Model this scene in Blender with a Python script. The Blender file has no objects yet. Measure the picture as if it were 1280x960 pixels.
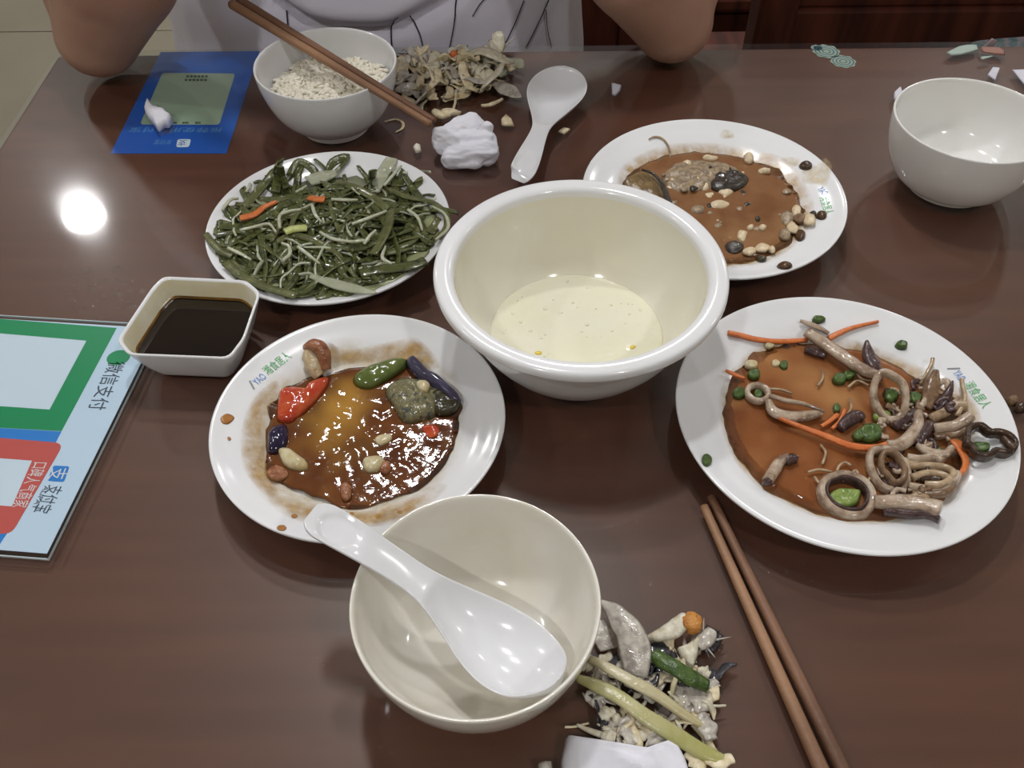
import bpy, bmesh, math, random
from mathutils import Vector, Matrix, noise
from mathutils.bvhtree import BVHTree

SC = bpy.context.scene
COL = SC.collection
PI = math.pi
rnd = random.Random(7)
ZT = 0.75                      # height of the table's glass surface

# ------------------------------------------------------------------ camera
F_PX, PITCH, YAW, ROLL, CAM_H = 1137.82, 48.3775, -0.1082, -0.6287, 0.4341
_p, _y, _r = math.radians(PITCH), math.radians(YAW), math.radians(ROLL)
FW = Vector((math.sin(_y)*math.cos(_p), math.cos(_y)*math.cos(_p), -math.sin(_p)))
_r0 = Vector((math.cos(_y), -math.sin(_y), 0)); _u0 = _r0.cross(FW)
RT = _r0*math.cos(_r) + _u0*math.sin(_r); UP = -_r0*math.sin(_r) + _u0*math.cos(_r)
CO = Vector((0, 0, ZT + CAM_H))
cd = bpy.data.cameras.new('camera'); cd.sensor_width = 36; cd.lens = F_PX/1280*36; cd.clip_start = 0.01
co = bpy.data.objects.new('camera', cd); COL.objects.link(co); SC.camera = co
co.matrix_world = Matrix(((RT.x, UP.x, -FW.x, CO.x), (RT.y, UP.y, -FW.y, CO.y), (RT.z, UP.z, -FW.z, CO.z), (0, 0, 0, 1)))

# ------------------------------------------------------------------ world, exposure
SC.view_settings.view_transform = 'Standard'; SC.view_settings.look = 'None'
SC.view_settings.gamma = 1; SC.view_settings.use_curve_mapping = False
SC.view_settings.exposure = 0.34
wd = bpy.data.worlds.new('world'); SC.world = wd; wd.use_nodes = True
wd.node_tree.nodes['Background'].inputs[0].default_value = (0.9, 0.95, 1, 1)
wd.node_tree.nodes['Background'].inputs[1].default_value = 0.3
LAMP_W = 10.0
LAMPS = [(-1.86, 3.19), (-.30, 1.75), (.30, 3.00), (1.93, 3.35), (2.85, 1.55), (-.10, 1.13), (-.35, 4.40),
         (-2.3, .75), (-.85, -.95), (.95, -.95)]  # last two are unseen lamps, added behind the camera as fill light
CEIL = 2.8

# ------------------------------------------------------------------ helpers
def lin(c):
    return tuple(((v/255)/12.92 if v/255 <= .04045 else ((v/255+.055)/1.055)**2.4) for v in c)

def pixel_ray(px, py):
    return (FW*F_PX + RT*(px-640) + UP*(480-py)).normalized()

def at(px, py, h=0.0):         # the point of the level h above the table top that the photograph shows there
    d = pixel_ray(px, py); t = (ZT + h - CO.z)/d.z
    return CO + d*t

def tag(o, label=None, cat=None, group=None, kind=None):
    if label: o['label'] = label
    if cat: o['category'] = cat
    if group: o['group'] = group
    if kind: o['kind'] = kind
    return o

def mk(name, geo, mat, parent=None, smooth=True):
    vs, fs = geo[0], geo[1]
    vs = [Vector(v) for v in vs]
    if parent is None:
        lo = Vector((sum(v.x for v in vs)/len(vs), sum(v.y for v in vs)/len(vs), min(v.z for v in vs)))
        off = lo
    else:
        q = parent; off = Vector((0, 0, 0))
        while q: off += q.location; q = q.parent
        lo = Vector((0, 0, 0))
    me = bpy.data.meshes.new(name)
    me.from_pydata([v-off for v in vs], [], fs)
    if len(geo) > 2 and geo[2]:
        a = me.color_attributes.new('tint', 'FLOAT_COLOR', 'POINT')
        for i, t in enumerate(geo[2]): a.data[i].color = (t, t, t, 1)
    for m in (mat if isinstance(mat, (list, tuple)) else [mat]): me.materials.append(m)
    if len(geo) > 3 and geo[3]:
        for i, mi in enumerate(geo[3]): me.polygons[i].material_index = mi
    bm = bmesh.new(); bm.from_mesh(me); bmesh.ops.recalc_face_normals(bm, faces=bm.faces)
    bm.to_mesh(me); bm.free()
    if smooth:
        for p in me.polygons: p.use_smooth = True
    o = bpy.data.objects.new(name, me); COL.objects.link(o)
    o.location = lo
    if parent is not None: o.parent = parent
    return o

def empty(name, loc, label, cat, group=None):
    o = bpy.data.objects.new(name, None); o.empty_display_size = .02; COL.objects.link(o); o.location = loc
    return tag(o, label, cat, group)

def join(*gs):
    V, F, T = [], [], []
    for g in gs:
        n = len(V); V += list(g[0]); F += [tuple(i+n for i in f) for f in g[1]]
        T += list(g[2]) if len(g) > 2 and g[2] else [0]*len(g[0])
    return V, F, T

def xform(g, m):
    return ([m @ Vector(v) for v in g[0]],) + tuple(g[1:])

def box(c, s, rz=0, bev=0.0):
    bm = bmesh.new(); bmesh.ops.create_cube(bm, size=1)
    bmesh.ops.scale(bm, vec=s, verts=bm.verts)
    if bev: bmesh.ops.bevel(bm, geom=list(bm.edges), offset=bev, segments=2, profile=.5, affect='EDGES')
    m = Matrix.Translation(c) @ Matrix.Rotation(rz, 4, 'Z')
    bm.verts.index_update()
    g = ([m @ v.co for v in bm.verts], [tuple(v.index for v in f.verts) for f in bm.faces]); bm.free()
    return g

def cr(P, n, closed=False):    # Catmull-Rom through P (tuples of floats)
    P = [list(p) for p in P]; m = len(P)
    if m == 2 and not closed:
        return [[a+(b-a)*i/n for a, b in zip(*P)] for i in range(n+1)]
    out = []; segs = m if closed else m-1
    tot = n if closed else n+1
    for k in range(tot):
        t = k/n*segs; i = min(int(t), segs-1); u = t-i
        if closed: p0, p1, p2, p3 = P[(i-1) % m], P[i % m], P[(i+1) % m], P[(i+2) % m]
        else:
            p1, p2 = P[i], P[i+1]
            p0 = P[i-1] if i > 0 else [2*a-b for a, b in zip(p1, p2)]
            p3 = P[i+2] if i+2 < m else [2*b-a for a, b in zip(p1, p2)]
        out.append([.5*((2*b)+(c-a)*u+(2*a-5*b+4*c-d)*u*u+(3*b-a-3*c+d)*u**3) for a, b, c, d in zip(p0, p1, p2, p3)])
    return out

def lathe(prof, c, seg=96, sub=4, R=1.0, smoothp=True, sq=1.0):
    p = cr(prof, (len(prof)-1)*sub) if smoothp else [list(q) for q in prof]
    V, F = [], []
    for r, z in p:
        r = max(r, 1e-5)*R
        for i in range(seg):
            a = 2*PI*i/seg; V.append(Vector((c[0]+r*math.cos(a), c[1]+r*math.sin(a)*sq, c[2]+z)))
    for k in range(len(p)-1):
        for i in range(seg):
            j = (i+1) % seg; F.append((k*seg+i, k*seg+j, (k+1)*seg+j, (k+1)*seg+i))
    F.append(tuple(range(seg))); F.append(tuple(range(len(V)-seg, len(V))))
    return V, F

def arr(v, n):
    if not isinstance(v, (list, tuple)): return [v]*(n+1)
    return [q[0] for q in cr([(x,) for x in v], n)]

def sweep(P, a, b, n=16, sides=8, roll=0.0, p=1.0, seed=0, amp=0.0, closed=False, up=Vector((0, 0, 1))):
    """a tube of half-width a, half-height b along P; p<1 squares the section off"""
    C = [Vector(q) for q in cr([tuple(v) for v in P], n, closed)]; m = len(C)
    A = arr(a, n); B = arr(b, n); R = arr(roll, n)
    V, F = [], []
    for k, c in enumerate(C):
        t = (C[(k+1) % m]-C[k-1]) if closed else (C[min(k+1, m-1)]-C[max(k-1, 0)])
        t.normalize(); s = t.cross(up)
        if s.length < 1e-4: s = t.cross(Vector((0, 1, 0)))
        s.normalize(); u = s.cross(t); rm = Matrix.Rotation(R[k], 3, t); s = rm @ s; u = rm @ u
        for i in range(sides):
            th = 2*PI*i/sides; ct, st = math.cos(th), math.sin(th)
            ct = math.copysign(abs(ct)**p, ct); st = math.copysign(abs(st)**p, st)
            w = 1.0
            if amp: w += amp*noise.noise(Vector((k/n*5.0+seed*3.1, math.cos(th)*.7, math.sin(th)*.7+seed)))
            V.append(c + s*A[k]*ct*w + u*B[k]*st*w)
    for k in range(m if closed else m-1):
        for i in range(sides):
            j = (i+1) % sides; k2 = (k+1) % m
            F.append((k*sides+i, k*sides+j, k2*sides+j, k2*sides+i))
    if not closed:
        F.append(tuple(range(sides))); F.append(tuple(range(len(V)-sides, len(V))))
    return V, F

def blob(O, zf, thick, n=56, K=10, pw=3.0, amp=0.0, fr=300.0, seed=0, level=None, smooth=True, wob=0.0, tints=None):
    """a low cushion over the outline O (xy): bottom on zf, domed top, ragged by wob"""
    O = cr([(q[0], q[1]) for q in O], n, True) if smooth else [(q[0], q[1]) for q in O]
    n = len(O); cx = sum(q[0] for q in O)/n; cy = sum(q[1] for q in O)/n
    O = [(cx+(x-cx)*(1+wob*noise.noise(Vector((x*fr*.6, y*fr*.6, seed+4)))), cy+(y-cy)*(1+wob*noise.noise(Vector((x*fr*.6, y*fr*.6, seed+4))))) for x, y in O]
    V, F, T = [], [], []
    def tz(x, y, s):
        b = zf(x, y); pr = max(0.0, 1-s**pw)**.5
        nn = amp*noise.noise(Vector((x*fr, y*fr, seed)))*pr
        z = b+thick*pr+nn
        if level is not None: z = max(b+1e-4+thick*pr*.3, min(level, level-1e-4*(1-pr)))+nn if level > b else b+1e-4+thick*pr*.5
        return z
    def tint(x, y):
        if not tints: return 0
        v = 0
        for (qx, qy, r, w) in tints: v += w*math.exp(-((x-qx)**2+(y-qy)**2)/(r*r))
        return max(0, min(1, v+.25*noise.noise(Vector((x*90, y*90, seed)))))
    V.append(Vector((cx, cy, tz(cx, cy, 0)))); T.append(tint(cx, cy))
    for k in range(1, K+1):
        s = (k/K)
        for x, y in O:
            X, Y = cx+(x-cx)*s, cy+(y-cy)*s
            V.append(Vector((X, Y, tz(X, Y, s)))); T.append(tint(X, Y))
    for i in range(n): F.append((0, 1+i, 1+(i+1) % n))
    for k in range(K-1):
        for i in range(n):
            j = (i+1) % n; F.append((1+k*n+i, 1+k*n+j, 1+(k+1)*n+j, 1+(k+1)*n+i))
    # underside, following what it lies on
    b0 = len(V); V.append(Vector((cx, cy, zf(cx, cy)))); T.append(0)
    for k in (4, 7):
        for x, y in O:
            X, Y = cx+(x-cx)*k/10, cy+(y-cy)*k/10; V.append(Vector((X, Y, zf(X, Y)))); T.append(0)
    for i in range(n):
        j = (i+1) % n; F.append((b0, b0+1+j, b0+1+i)); F.append((b0+1+i, b0+1+j, b0+1+n+j, b0+1+n+i))
        F.append((b0+1+n+i, b0+1+n+j, 1+(K-1)*n+j, 1+(K-1)*n+i))
    return V, F, T

def chunk(c, s, rz=0.0, seed=0, amp=.25, fr=1.6, sub=3, tilt=0.0, ridge=False):
    bm = bmesh.new(); bmesh.ops.create_icosphere(bm, subdivisions=sub, radius=1)
    for v in bm.verts:
        q = v.co*fr+Vector((seed*7.3, seed*1.7, 0))
        d = noise.noise(q)
        if ridge: d = (.5-abs(d)*1.8)+.5*(.5-abs(noise.noise(q*2.3))*1.6)
        v.co *= 1+amp*d
    bm.verts.index_update()
    m = Matrix.Translation(c) @ Matrix.Rotation(rz, 4, 'Z') @ Matrix.Rotation(tilt, 4, 'X') @ Matrix.Diagonal((*s, 1))
    g = ([m @ v.co for v in bm.verts], [tuple(v.index for v in f.verts) for f in bm.faces]); bm.free()
    return g

def prism(P, z0, z1):          # upright prism over outline P
    n = len(P)
    V = [Vector((p[0], p[1], z0)) for p in P]+[Vector((p[0], p[1], z1)) for p in P]
    F = [tuple(range(n-1, -1, -1)), tuple(range(n, 2*n))]+[(i, (i+1) % n, n+(i+1) % n, n+i) for i in range(n)]
    return V, F

def capsule(a, b, ra, rb, seg=20):
    a, b = Vector(a), Vector(b); d = b-a; L = d.length; t = d/L if L > 1e-6 else Vector((0, 0, 1))
    s = t.orthogonal().normalized(); u = t.cross(s); V, F = [], []
    rows = []
    for k in range(6): th = -PI/2+PI/2*k/5; rows.append((ra*math.sin(th), ra*math.cos(th)))
    for k in range(6): th = PI/2*k/5; rows.append((L+rb*math.sin(th), rb*math.cos(th)))
    for z, r in rows:
        r = max(r, 1e-4)
        for i in range(seg):
            g = 2*PI*i/seg; V.append(a+t*z+s*r*math.cos(g)+u*r*math.sin(g))
    for k in range(len(rows)-1):
        for i in range(seg):
            j = (i+1) % seg; F.append((k*seg+i, k*seg+j, (k+1)*seg+j, (k+1)*seg+i))
    F.append(tuple(range(seg-1, -1, -1))); F.append(tuple(range(len(V)-seg, len(V))))
    return V, F

def melt(name, geos, voxel, mat, parent, smooth_it=6, disp=None):
    """fuse overlapping solids into one continuous skin"""
    V, F, _ = join(*geos)
    me = bpy.data.meshes.new(name+'_raw'); me.from_pydata([tuple(v) for v in V], [], F)
    bm = bmesh.new(); bm.from_mesh(me); bmesh.ops.recalc_face_normals(bm, faces=bm.faces); bm.to_mesh(me); bm.free()
    o = bpy.data.objects.new(name+'_raw', me); COL.objects.link(o)
    r = o.modifiers.new('r', 'REMESH'); r.mode = 'VOXEL'; r.voxel_size = voxel
    s = o.modifiers.new('s', 'SMOOTH'); s.factor = .5; s.iterations = smooth_it
    dg = bpy.context.evaluated_depsgraph_get(); ev = o.evaluated_get(dg); m2 = ev.to_mesh()
    vs = [v.co.copy() for v in m2.vertices]; ns = [v.normal.copy() for v in m2.vertices]
    fs = [tuple(p.vertices) for p in m2.polygons]; ev.to_mesh_clear()
    bpy.data.objects.remove(o); bpy.data.meshes.remove(me)
    if disp: vs = [v+n*disp(v) for v, n in zip(vs, ns)]
    return mk(name, (vs, fs), mat, parent), (vs, fs)

_font_cache = {}
def text_geo(s, origin, ex, ey, height, thick=.00012, width=None):
    """lettering as a thin solid: ex the reading direction, ey up the glyphs, origin the left end of the base line"""
    if s not in _font_cache:
        cu = bpy.data.curves.new('t', 'FONT'); cu.body = s; cu.size = 1; cu.resolution_u = 3
        ob = bpy.data.objects.new('t', cu); COL.objects.link(ob)
        dg = bpy.context.evaluated_depsgraph_get(); ev = ob.evaluated_get(dg); m = ev.to_mesh()
        _font_cache[s] = ([v.co.copy() for v in m.vertices], [tuple(p.vertices) for p in m.polygons]); ev.to_mesh_clear()
        bpy.data.objects.remove(ob); bpy.data.curves.remove(cu)
    V, F = _font_cache[s]
    w = max(v.x for v in V)-min(v.x for v in V); x0 = min(v.x for v in V)
    sx = height if width is None else width/w
    ex, ey, o = Vector(ex), Vector(ey), Vector(origin); ez = ex.cross(ey); ez = ez if ez.z > 0 else -ez
    return [o+ex*((v.x-x0)*sx)+ey*(v.y*height)+ez*thick for v in V], list(F)

# ------------------------------------------------------------------ materials
def M(name, c1, c2=None, rough=.5, sc=20.0, c3=None, bump=0.0, bsc=None, coat=0.0, trans=0.0, sss=0.0, spec=.5, alpha=1.0, stretch=None, detail=4.0, lo=.35, hi=.65, tintc=None, metal=0.0, ior=1.45, rvar=0.0, anoise=None):
    m = bpy.data.materials.new(name); m.use_nodes = True; nt = m.node_tree; N = nt.nodes; L = nt.links
    b = N['Principled BSDF']
    col = lambda c: (*lin(c), 1)
    b.inputs['Base Color'].default_value = col(c1)
    b.inputs['Roughness'].default_value = rough; b.inputs['Metallic'].default_value = metal
    b.inputs['Specular IOR Level'].default_value = spec; b.inputs['IOR'].default_value = ior
    b.inputs['Coat Weight'].default_value = coat; b.inputs['Coat Roughness'].default_value = .06
    b.inputs['Transmission Weight'].default_value = trans; b.inputs['Alpha'].default_value = alpha
    if sss:
        b.inputs['Subsurface Weight'].default_value = sss; b.inputs['Subsurface Radius'].default_value = (1, .6, .4)
        b.inputs['Subsurface Scale'].default_value = .004
    tc = N.new('ShaderNodeTexCoord'); vec = tc.outputs['Object']
    if stretch:
        mp = N.new('ShaderNodeMapping'); mp.inputs['Scale'].default_value = stretch
        L.new(vec, mp.inputs['Vector']); vec = mp.outputs['Vector']
    out = None
    if c2 is not None:
        nz = N.new('ShaderNodeTexNoise'); nz.inputs['Scale'].default_value = sc; nz.inputs['Detail'].default_value = detail
        L.new(vec, nz.inputs['Vector'])
        rp = N.new('ShaderNodeValToRGB'); e = rp.color_ramp.elements
        e[0].position = lo; e[1].position = hi; e[0].color = col(c1); e[1].color = col(c2)
        if c3 is not None: x = e.new((lo+hi)/2); x.color = col(c3)
        L.new(nz.outputs['Fac'], rp.inputs['Fac']); out = rp.outputs['Color']
        if rvar:
            mr = N.new('ShaderNodeMapRange'); mr.inputs['To Min'].default_value = rough; mr.inputs['To Max'].default_value = rough+rvar
            L.new(nz.outputs['Fac'], mr.inputs['Value']); L.new(mr.outputs['Result'], b.inputs['Roughness'])
    if anoise:
        na = N.new('ShaderNodeTexNoise'); na.inputs['Scale'].default_value = anoise[0]; na.inputs['Detail'].default_value = 6
        L.new(vec, na.inputs['Vector'])
        ma = N.new('ShaderNodeMapRange'); ma.inputs['From Min'].default_value = .3; ma.inputs['From Max'].default_value = .7
        ma.inputs['To Min'].default_value = anoise[1]; ma.inputs['To Max'].default_value = anoise[2]
        L.new(na.outputs['Fac'], ma.inputs['Value'])
        af = N.new('ShaderNodeAttribute'); af.attribute_name = 'tint'
        mm = N.new('ShaderNodeMath'); mm.operation = 'MULTIPLY'; L.new(ma.outputs['Result'], mm.inputs[0]); L.new(af.outputs['Fac'], mm.inputs[1])
        L.new(mm.outputs[0], b.inputs['Alpha'])
    if tintc is not None:
        at_ = N.new('ShaderNodeAttribute'); at_.attribute_name = 'tint'
        mx = N.new('ShaderNodeMix'); mx.data_type = 'RGBA'
        L.new(at_.outputs['Fac'], mx.inputs['Factor'])
        if out: L.new(out, mx.inputs['A'])
        else: mx.inputs['A'].default_value = col(c1)
        mx.inputs['B'].default_value = col(tintc); out = mx.outputs['Result']
    if out: L.new(out, b.inputs['Base Color'])
    if bump:
        n2 = N.new('ShaderNodeTexNoise'); n2.inputs['Scale'].default_value = bsc or sc*2; n2.inputs['Detail'].default_value = 3
        L.new(vec, n2.inputs['Vector'])
        bp = N.new('ShaderNodeBump'); bp.inputs['Strength'].default_value = bump; bp.inputs['Distance'].default_value = .002
        L.new(n2.outputs['Fac'], bp.inputs['Height']); L.new(bp.outputs['Normal'], b.inputs['Normal'])
    return m

def glass_mat(name, tint=(250, 252, 250), ior=1.5, rough=.02, haze=0):
    """clear sheet: passes light straight through, reflects by Fresnel on its outer faces"""
    m = bpy.data.materials.new(name); m.use_nodes = True; nt = m.node_tree; N = nt.nodes; L = nt.links
    N.remove(N['Principled BSDF'])
    tr = N.new('ShaderNodeBsdfTransparent'); tr.inputs[0].default_value = (*lin(tint), 1)
    gl = N.new('ShaderNodeBsdfGlossy'); gl.inputs['Roughness'].default_value = rough
    fr = N.new('ShaderNodeFresnel'); fr.inputs['IOR'].default_value = ior
    ge = N.new('ShaderNodeNewGeometry'); su = N.new('ShaderNodeMath'); su.operation = 'SUBTRACT'; su.inputs[0].default_value = 1
    L.new(ge.outputs['Backfacing'], su.inputs[1])
    mu = N.new('ShaderNodeMath'); mu.operation = 'MULTIPLY'; L.new(fr.outputs[0], mu.inputs[0]); L.new(su.outputs[0], mu.inputs[1])
    mx = N.new('ShaderNodeMixShader'); L.new(mu.outputs[0], mx.inputs[0]); L.new(tr.outputs[0], mx.inputs[1]); L.new(gl.outputs[0], mx.inputs[2])
    # smears where the glass was wiped
    tc = N.new('ShaderNodeTexCoord'); nz = N.new('ShaderNodeTexNoise'); nz.inputs['Scale'].default_value = 9
    L.new(tc.outputs['Object'], nz.inputs['Vector'])
    mr = N.new('ShaderNodeMapRange'); mr.inputs['To Min'].default_value = rough; mr.inputs['To Max'].default_value = rough+.09
    L.new(nz.outputs['Fac'], mr.inputs['Value']); L.new(mr.outputs['Result'], gl.inputs['Roughness'])
    if haze:
        g2 = N.new('ShaderNodeBsdfGlossy'); g2.inputs['Roughness'].default_value = .34
        m2 = N.new('ShaderNodeMixShader'); m2.inputs[0].default_value = haze
        L.new(gl.outputs[0], m2.inputs[1]); L.new(g2.outputs[0], m2.inputs[2]); L.new(m2.outputs[0], mx.inputs[2])
    L.new(mx.outputs[0], N['Material Output'].inputs['Surface'])
    return m

def emit(name, c, s):
    m = bpy.data.materials.new(name); m.use_nodes = True; b = m.node_tree.nodes['Principled BSDF']
    b.inputs['Base Color'].default_value = (*lin(c), 1); b.inputs['Emission Color'].default_value = (*lin(c), 1)
    b.inputs['Emission Strength'].default_value = s
    return m

CERAMIC = M('white_porcelain', (232, 232, 234), (228, 228, 228), rough=.14, sc=14, coat=.1)
CREAM = M('cream_porcelain', (232, 231, 228), (228, 226, 220), rough=.10, sc=10, coat=.1)
CREAMSTAIN = M('porcelain_with_soup_film', (233, 229, 219), (224, 217, 200), rough=.12, sc=22, coat=.4, lo=.42, hi=.72)
SPOONW = M('white_melamine', (226, 226, 228), rough=.16, coat=.3)
WOODT = M('dark_red_wood', (102, 60, 44), (88, 50, 37), rough=.45, sc=5, stretch=(1.2, 14, 1), detail=8, c3=(95, 55, 41), lo=.3, hi=.7)
WOODC = M('dark_chair_wood', (92, 46, 32), (60, 30, 22), rough=.6, spec=.25, sc=6, stretch=(8, 1, 1), detail=6)
WOODL = M('orange_brown_wood', (120, 62, 30), (86, 42, 22), rough=.4, sc=8, stretch=(1, 1, 6))
GLASS = glass_mat('clear_table_glass', ior=1.75, haze=.22)
ACRYL = glass_mat('clear_laminate', (238, 244, 246), ior=1.5)
TILE = M('beige_floor_tile', (136, 129, 113), (128, 121, 105), rough=.3, sc=3, spec=.4)
TILE2 = M('beige_floor_tile_warmer', (133, 126, 109), (125, 117, 101), rough=.3, sc=4, spec=.4)
GROUT = M('grey_grout', (120, 108, 90), rough=.9)
WALLM = M('cream_wall_paint', (206, 200, 188), (200, 194, 182), rough=.9, sc=2)
CEILM = M('white_ceiling_paint', (226, 226, 226), (220, 220, 221), rough=.9, sc=2)
METAL = M('lamp_frame_metal', (200, 200, 200), rough=.35, metal=.6)
LAMPM = emit('lamp_diffuser', (255, 250, 242), 6.0)

# ------------------------------------------------------------------ the setting
def struct(name, geo, mat, smooth=False):
    return tag(mk(name, geo, mat, None, smooth), kind='structure')
X0, X1, Y0, Y1 = -3.4, 3.2, -2.4, 5.2
fl = struct('floor', box((( X0+X1)/2, (Y0+Y1)/2, -.006), (X1-X0, Y1-Y0, .012)), GROUT)
ts = .6; gx, gy = -.845, 2.32
tm = None
for i in range(-5, 7):
    for j in range(-8, 5):
        a0, a1 = max(X0, gx+i*ts), min(X1, gx+(i+1)*ts); b0, b1 = max(Y0, gy+j*ts), min(Y1, gy+(j+1)*ts)
        if a1-a0 < .02 or b1-b0 < .02: continue
        full = a1-a0 > ts-.001 and b1-b0 > ts-.001
        mt = TILE if (i*7+j*3) % 4 else TILE2
        if full and (tm is not None) and mt in tm:
            o = bpy.data.objects.new('tile', tm[mt]); COL.objects.link(o); o.parent = fl
            o.location = Vector(((a0+a1)/2, (b0+b1)/2, .002))-fl.location
        else:
            o = mk('tile', xform(box((0, 0, 0), (a1-a0-.005, b1-b0-.005, .006), 0, .0015), Matrix.Translation(fl.location)), mt, fl, False)
            o.location = Vector(((a0+a1)/2, (b0+b1)/2, .002))-fl.location
            if full: tm = tm or {}; tm[mt] = o.data
struct('ceiling', box(((X0+X1)/2, (Y0+Y1)/2, CEIL+.03), (X1-X0+.2, Y1-Y0+.2, .06)), CEILM)
struct('wall_left', box((X0-.05, (Y0+Y1)/2, CEIL/2), (.1, Y1-Y0+.2, CEIL)), WALLM)
struct('wall_right', box((X1+.05, (Y0+Y1)/2, CEIL/2), (.1, Y1-Y0+.2, CEIL)), WALLM)
struct('wall_far', box(((X0+X1)/2, Y1+.05, CEIL/2), (X1-X0, .1, CEIL)), WALLM)
struct('wall_near', box(((X0+X1)/2, Y0-.05, CEIL/2), (X1-X0, .1, CEIL)), WALLM)
for s, c, d in (('left', (X0+.007, (Y0+Y1)/2, .055), (.014, Y1-Y0, .1)), ('right', (X1-.007, (Y0+Y1)/2, .055), (.014, Y1-Y0, .1)),
                ('far', ((X0+X1)/2, Y1-.007, .055), (X1-X0-.03, .014, .1)), ('near', ((X0+X1)/2, Y0+.007, .055), (X1-X0-.03, .014, .1))):
    struct('baseboard_'+s, box(c, d), WOODC)

LAMPL = ['mirrored in the glass left of the kelp plate', 'above the far side of the braised plate', 'right behind the seated person', 'over the right rear of the room', 'nearest the right wall',
         'straight above the table', 'farthest from the viewer', 'nearest the left wall', 'added unseen for fill behind the viewer on the left', 'added unseen for fill behind the viewer on the right']
for k, (x, y) in enumerate(LAMPS):
    t = empty('ceiling_light', (x, y, CEIL), 'round white ceiling downlight '+LAMPL[k], 'lamp', 'ceiling downlights')
    mk('frame', lathe([(.074, -.001), (.074, -.012), (.082, -.016), (.094, -.008), (.096, 0)], (x, y, CEIL), 40, 2), METAL, t)
    mk('diffuser', lathe([(0, -.006), (.05, -.007), (.073, -.004)], (x, y, CEIL), 40, 1), LAMPM, t)
    ld = bpy.data.lights.new('lamp_light', 'AREA'); ld.shape = 'DISK'; ld.size = .14; ld.energy = LAMP_W; ld.color = (.985, .99, 1)
    lo = bpy.data.objects.new('lamp_light', ld); COL.objects.link(lo); lo.parent = t; lo.location = (0, 0, -.02)

# ------------------------------------------------------------------ table
TX0, TX1, TY0, TY1 = -.4335, .98, -.02, .8185
tb = empty('dining_table', ((TX0+TX1)/2, (TY0+TY1)/2, 0), 'dark red-brown wooden dining table with a clear glass sheet on top', 'table')
cxm, cym = (TX0+TX1)/2, (TY0+TY1)/2
mk('tabletop', box((cxm, cym, ZT-.0055-.0175), (TX1-TX0, TY1-TY0, .035), 0, .004), WOODT, tb, False)
mk('glass_sheet', box((cxm, cym, ZT-.0025), (TX1-TX0-.004, TY1-TY0-.004, .005), 0, .0012), GLASS, tb, False)
mk('apron', join(*[box(c, d) for c, d in (((cxm, TY0+.06, .675), (TX1-TX0-.14, .02, .07)), ((cxm, TY1-.06, .675), (TX1-TX0-.14, .02, .07)),
    ((TX0+.06, cym, .675), (.02, TY1-TY0-.14, .07)), ((TX1-.06, cym, .675), (.02, TY1-TY0-.14, .07)))]), WOODT, tb, False)
for x in (TX0+.06, TX1-.06):
    for y in (TY0+.06, TY1-.06):
        mk('leg', box((x, y, .358), (.06, .06, .705), 0, .006), WOODT, tb, False)
zt = lambda x, y: ZT

# ------------------------------------------------------------------ plates and bowls
PLP = [(0, .0052), (.35, .0052), (.5, .004), (.52, .0005), (.56, 0), (.585, .0025), (.62, .0045), (.8, .0125), (.975, .0185), (1.0, .0202),
       (.985, .0212), (.9, .0185), (.8, .0158), (.70, .0118), (.635, .0088), (.56, .0077), (.3, .0072), (0, .0072)]
def plate_in(r):               # height of a plate's inner face at radius r (1 = rim)
    pts = sorted([p for p in PLP[9:]], key=lambda q: q[0])
    if r >= 1: return .0205
    for (a, za), (b, zb) in zip(pts, pts[1:]):
        if a <= r <= b: return za+(zb-za)*(r-a)/(b-a)
    return .0072
class Dish:
    def __init__(s, x, y, R): s.x, s.y, s.R = x, y, R
    def z(s, x, y): return ZT+plate_in(math.hypot(x-s.x, y-s.y)/s.R)+.0002 if math.hypot(x-s.x, y-s.y) < s.R*1.06 else ZT
    def on(s, px, py, e=0.0):  # the point e above the plate's face seen at this place of the photograph
        h = .01
        for _ in range(12): p = at(px, py, h); h = .5*h+.5*(s.z(p.x, p.y)-ZT+e)
        return at(px, py, h)
PLATES = {}
for key, x, y, R, lab in (('veg', -.1323, .5265, .0875, 'round white plate under the heap of dark green kelp strips'),
                          ('braise', -.0913, .3426, .0865, 'round white plate of brown braised vegetable leftovers with red pepper'),
                          ('squid', .1945, .3437, .098, 'round white plate holding squid rings and carrot strips in orange sauce'),
                          ('fish', .1505, .5573, .0973, 'round white plate of brown fish sauce behind the big soup bowl')):
    PLATES[key] = Dish(x, y, R)
    t = empty('dinner_plate', (x, y, ZT), lab, 'plate', 'round white dinner plates')
    mk('dish', lathe([(r*R, z) for r, z in PLP], (x, y, ZT), 128, 4), CERAMIC, t)
VEG, BRA, SQU, FIS = PLATES['veg'], PLATES['braise'], PLATES['squid'], PLATES['fish']

BWP = [(0, .0045), (.022, .0045), (.0255, .001), (.0275, 0), (.0290, .001), (.0298, .0055), (.036, .0090), (.0455, .0190), (.0520, .0320), (.0560, .0460), (.0574, .0560),
       (.0572, .0584), (.0562, .0584), (.0551, .0560), (.0535, .0450), (.0490, .0300), (.0420, .0180), (.0320, .0105), (.018, .0078), (0, .0074)]
def bowl_in(r):
    pts = sorted(BWP[11:], key=lambda q: q[0])
    for (a, za), (b, zb) in zip(pts, pts[1:]):
        if a <= r <= b: return za+(zb-za)*(r-a)/(b-a)
    return .058 if r > .05 else .0074
CUPP = [(0, .0045), (.025, .0045), (.0285, .001), (.0305, 0), (.0325, .001), (.0330, .0055), (.0410, .0085), (.0470, .0160), (.0528, .0280), (.0560, .0420)]+BWP[10:13]+[(.0553, .0560), (.0545, .0450), (.0520, .0300), (.0460, .0180), (.0350, .0105), (.018, .0078), (0, .0074)]
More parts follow.
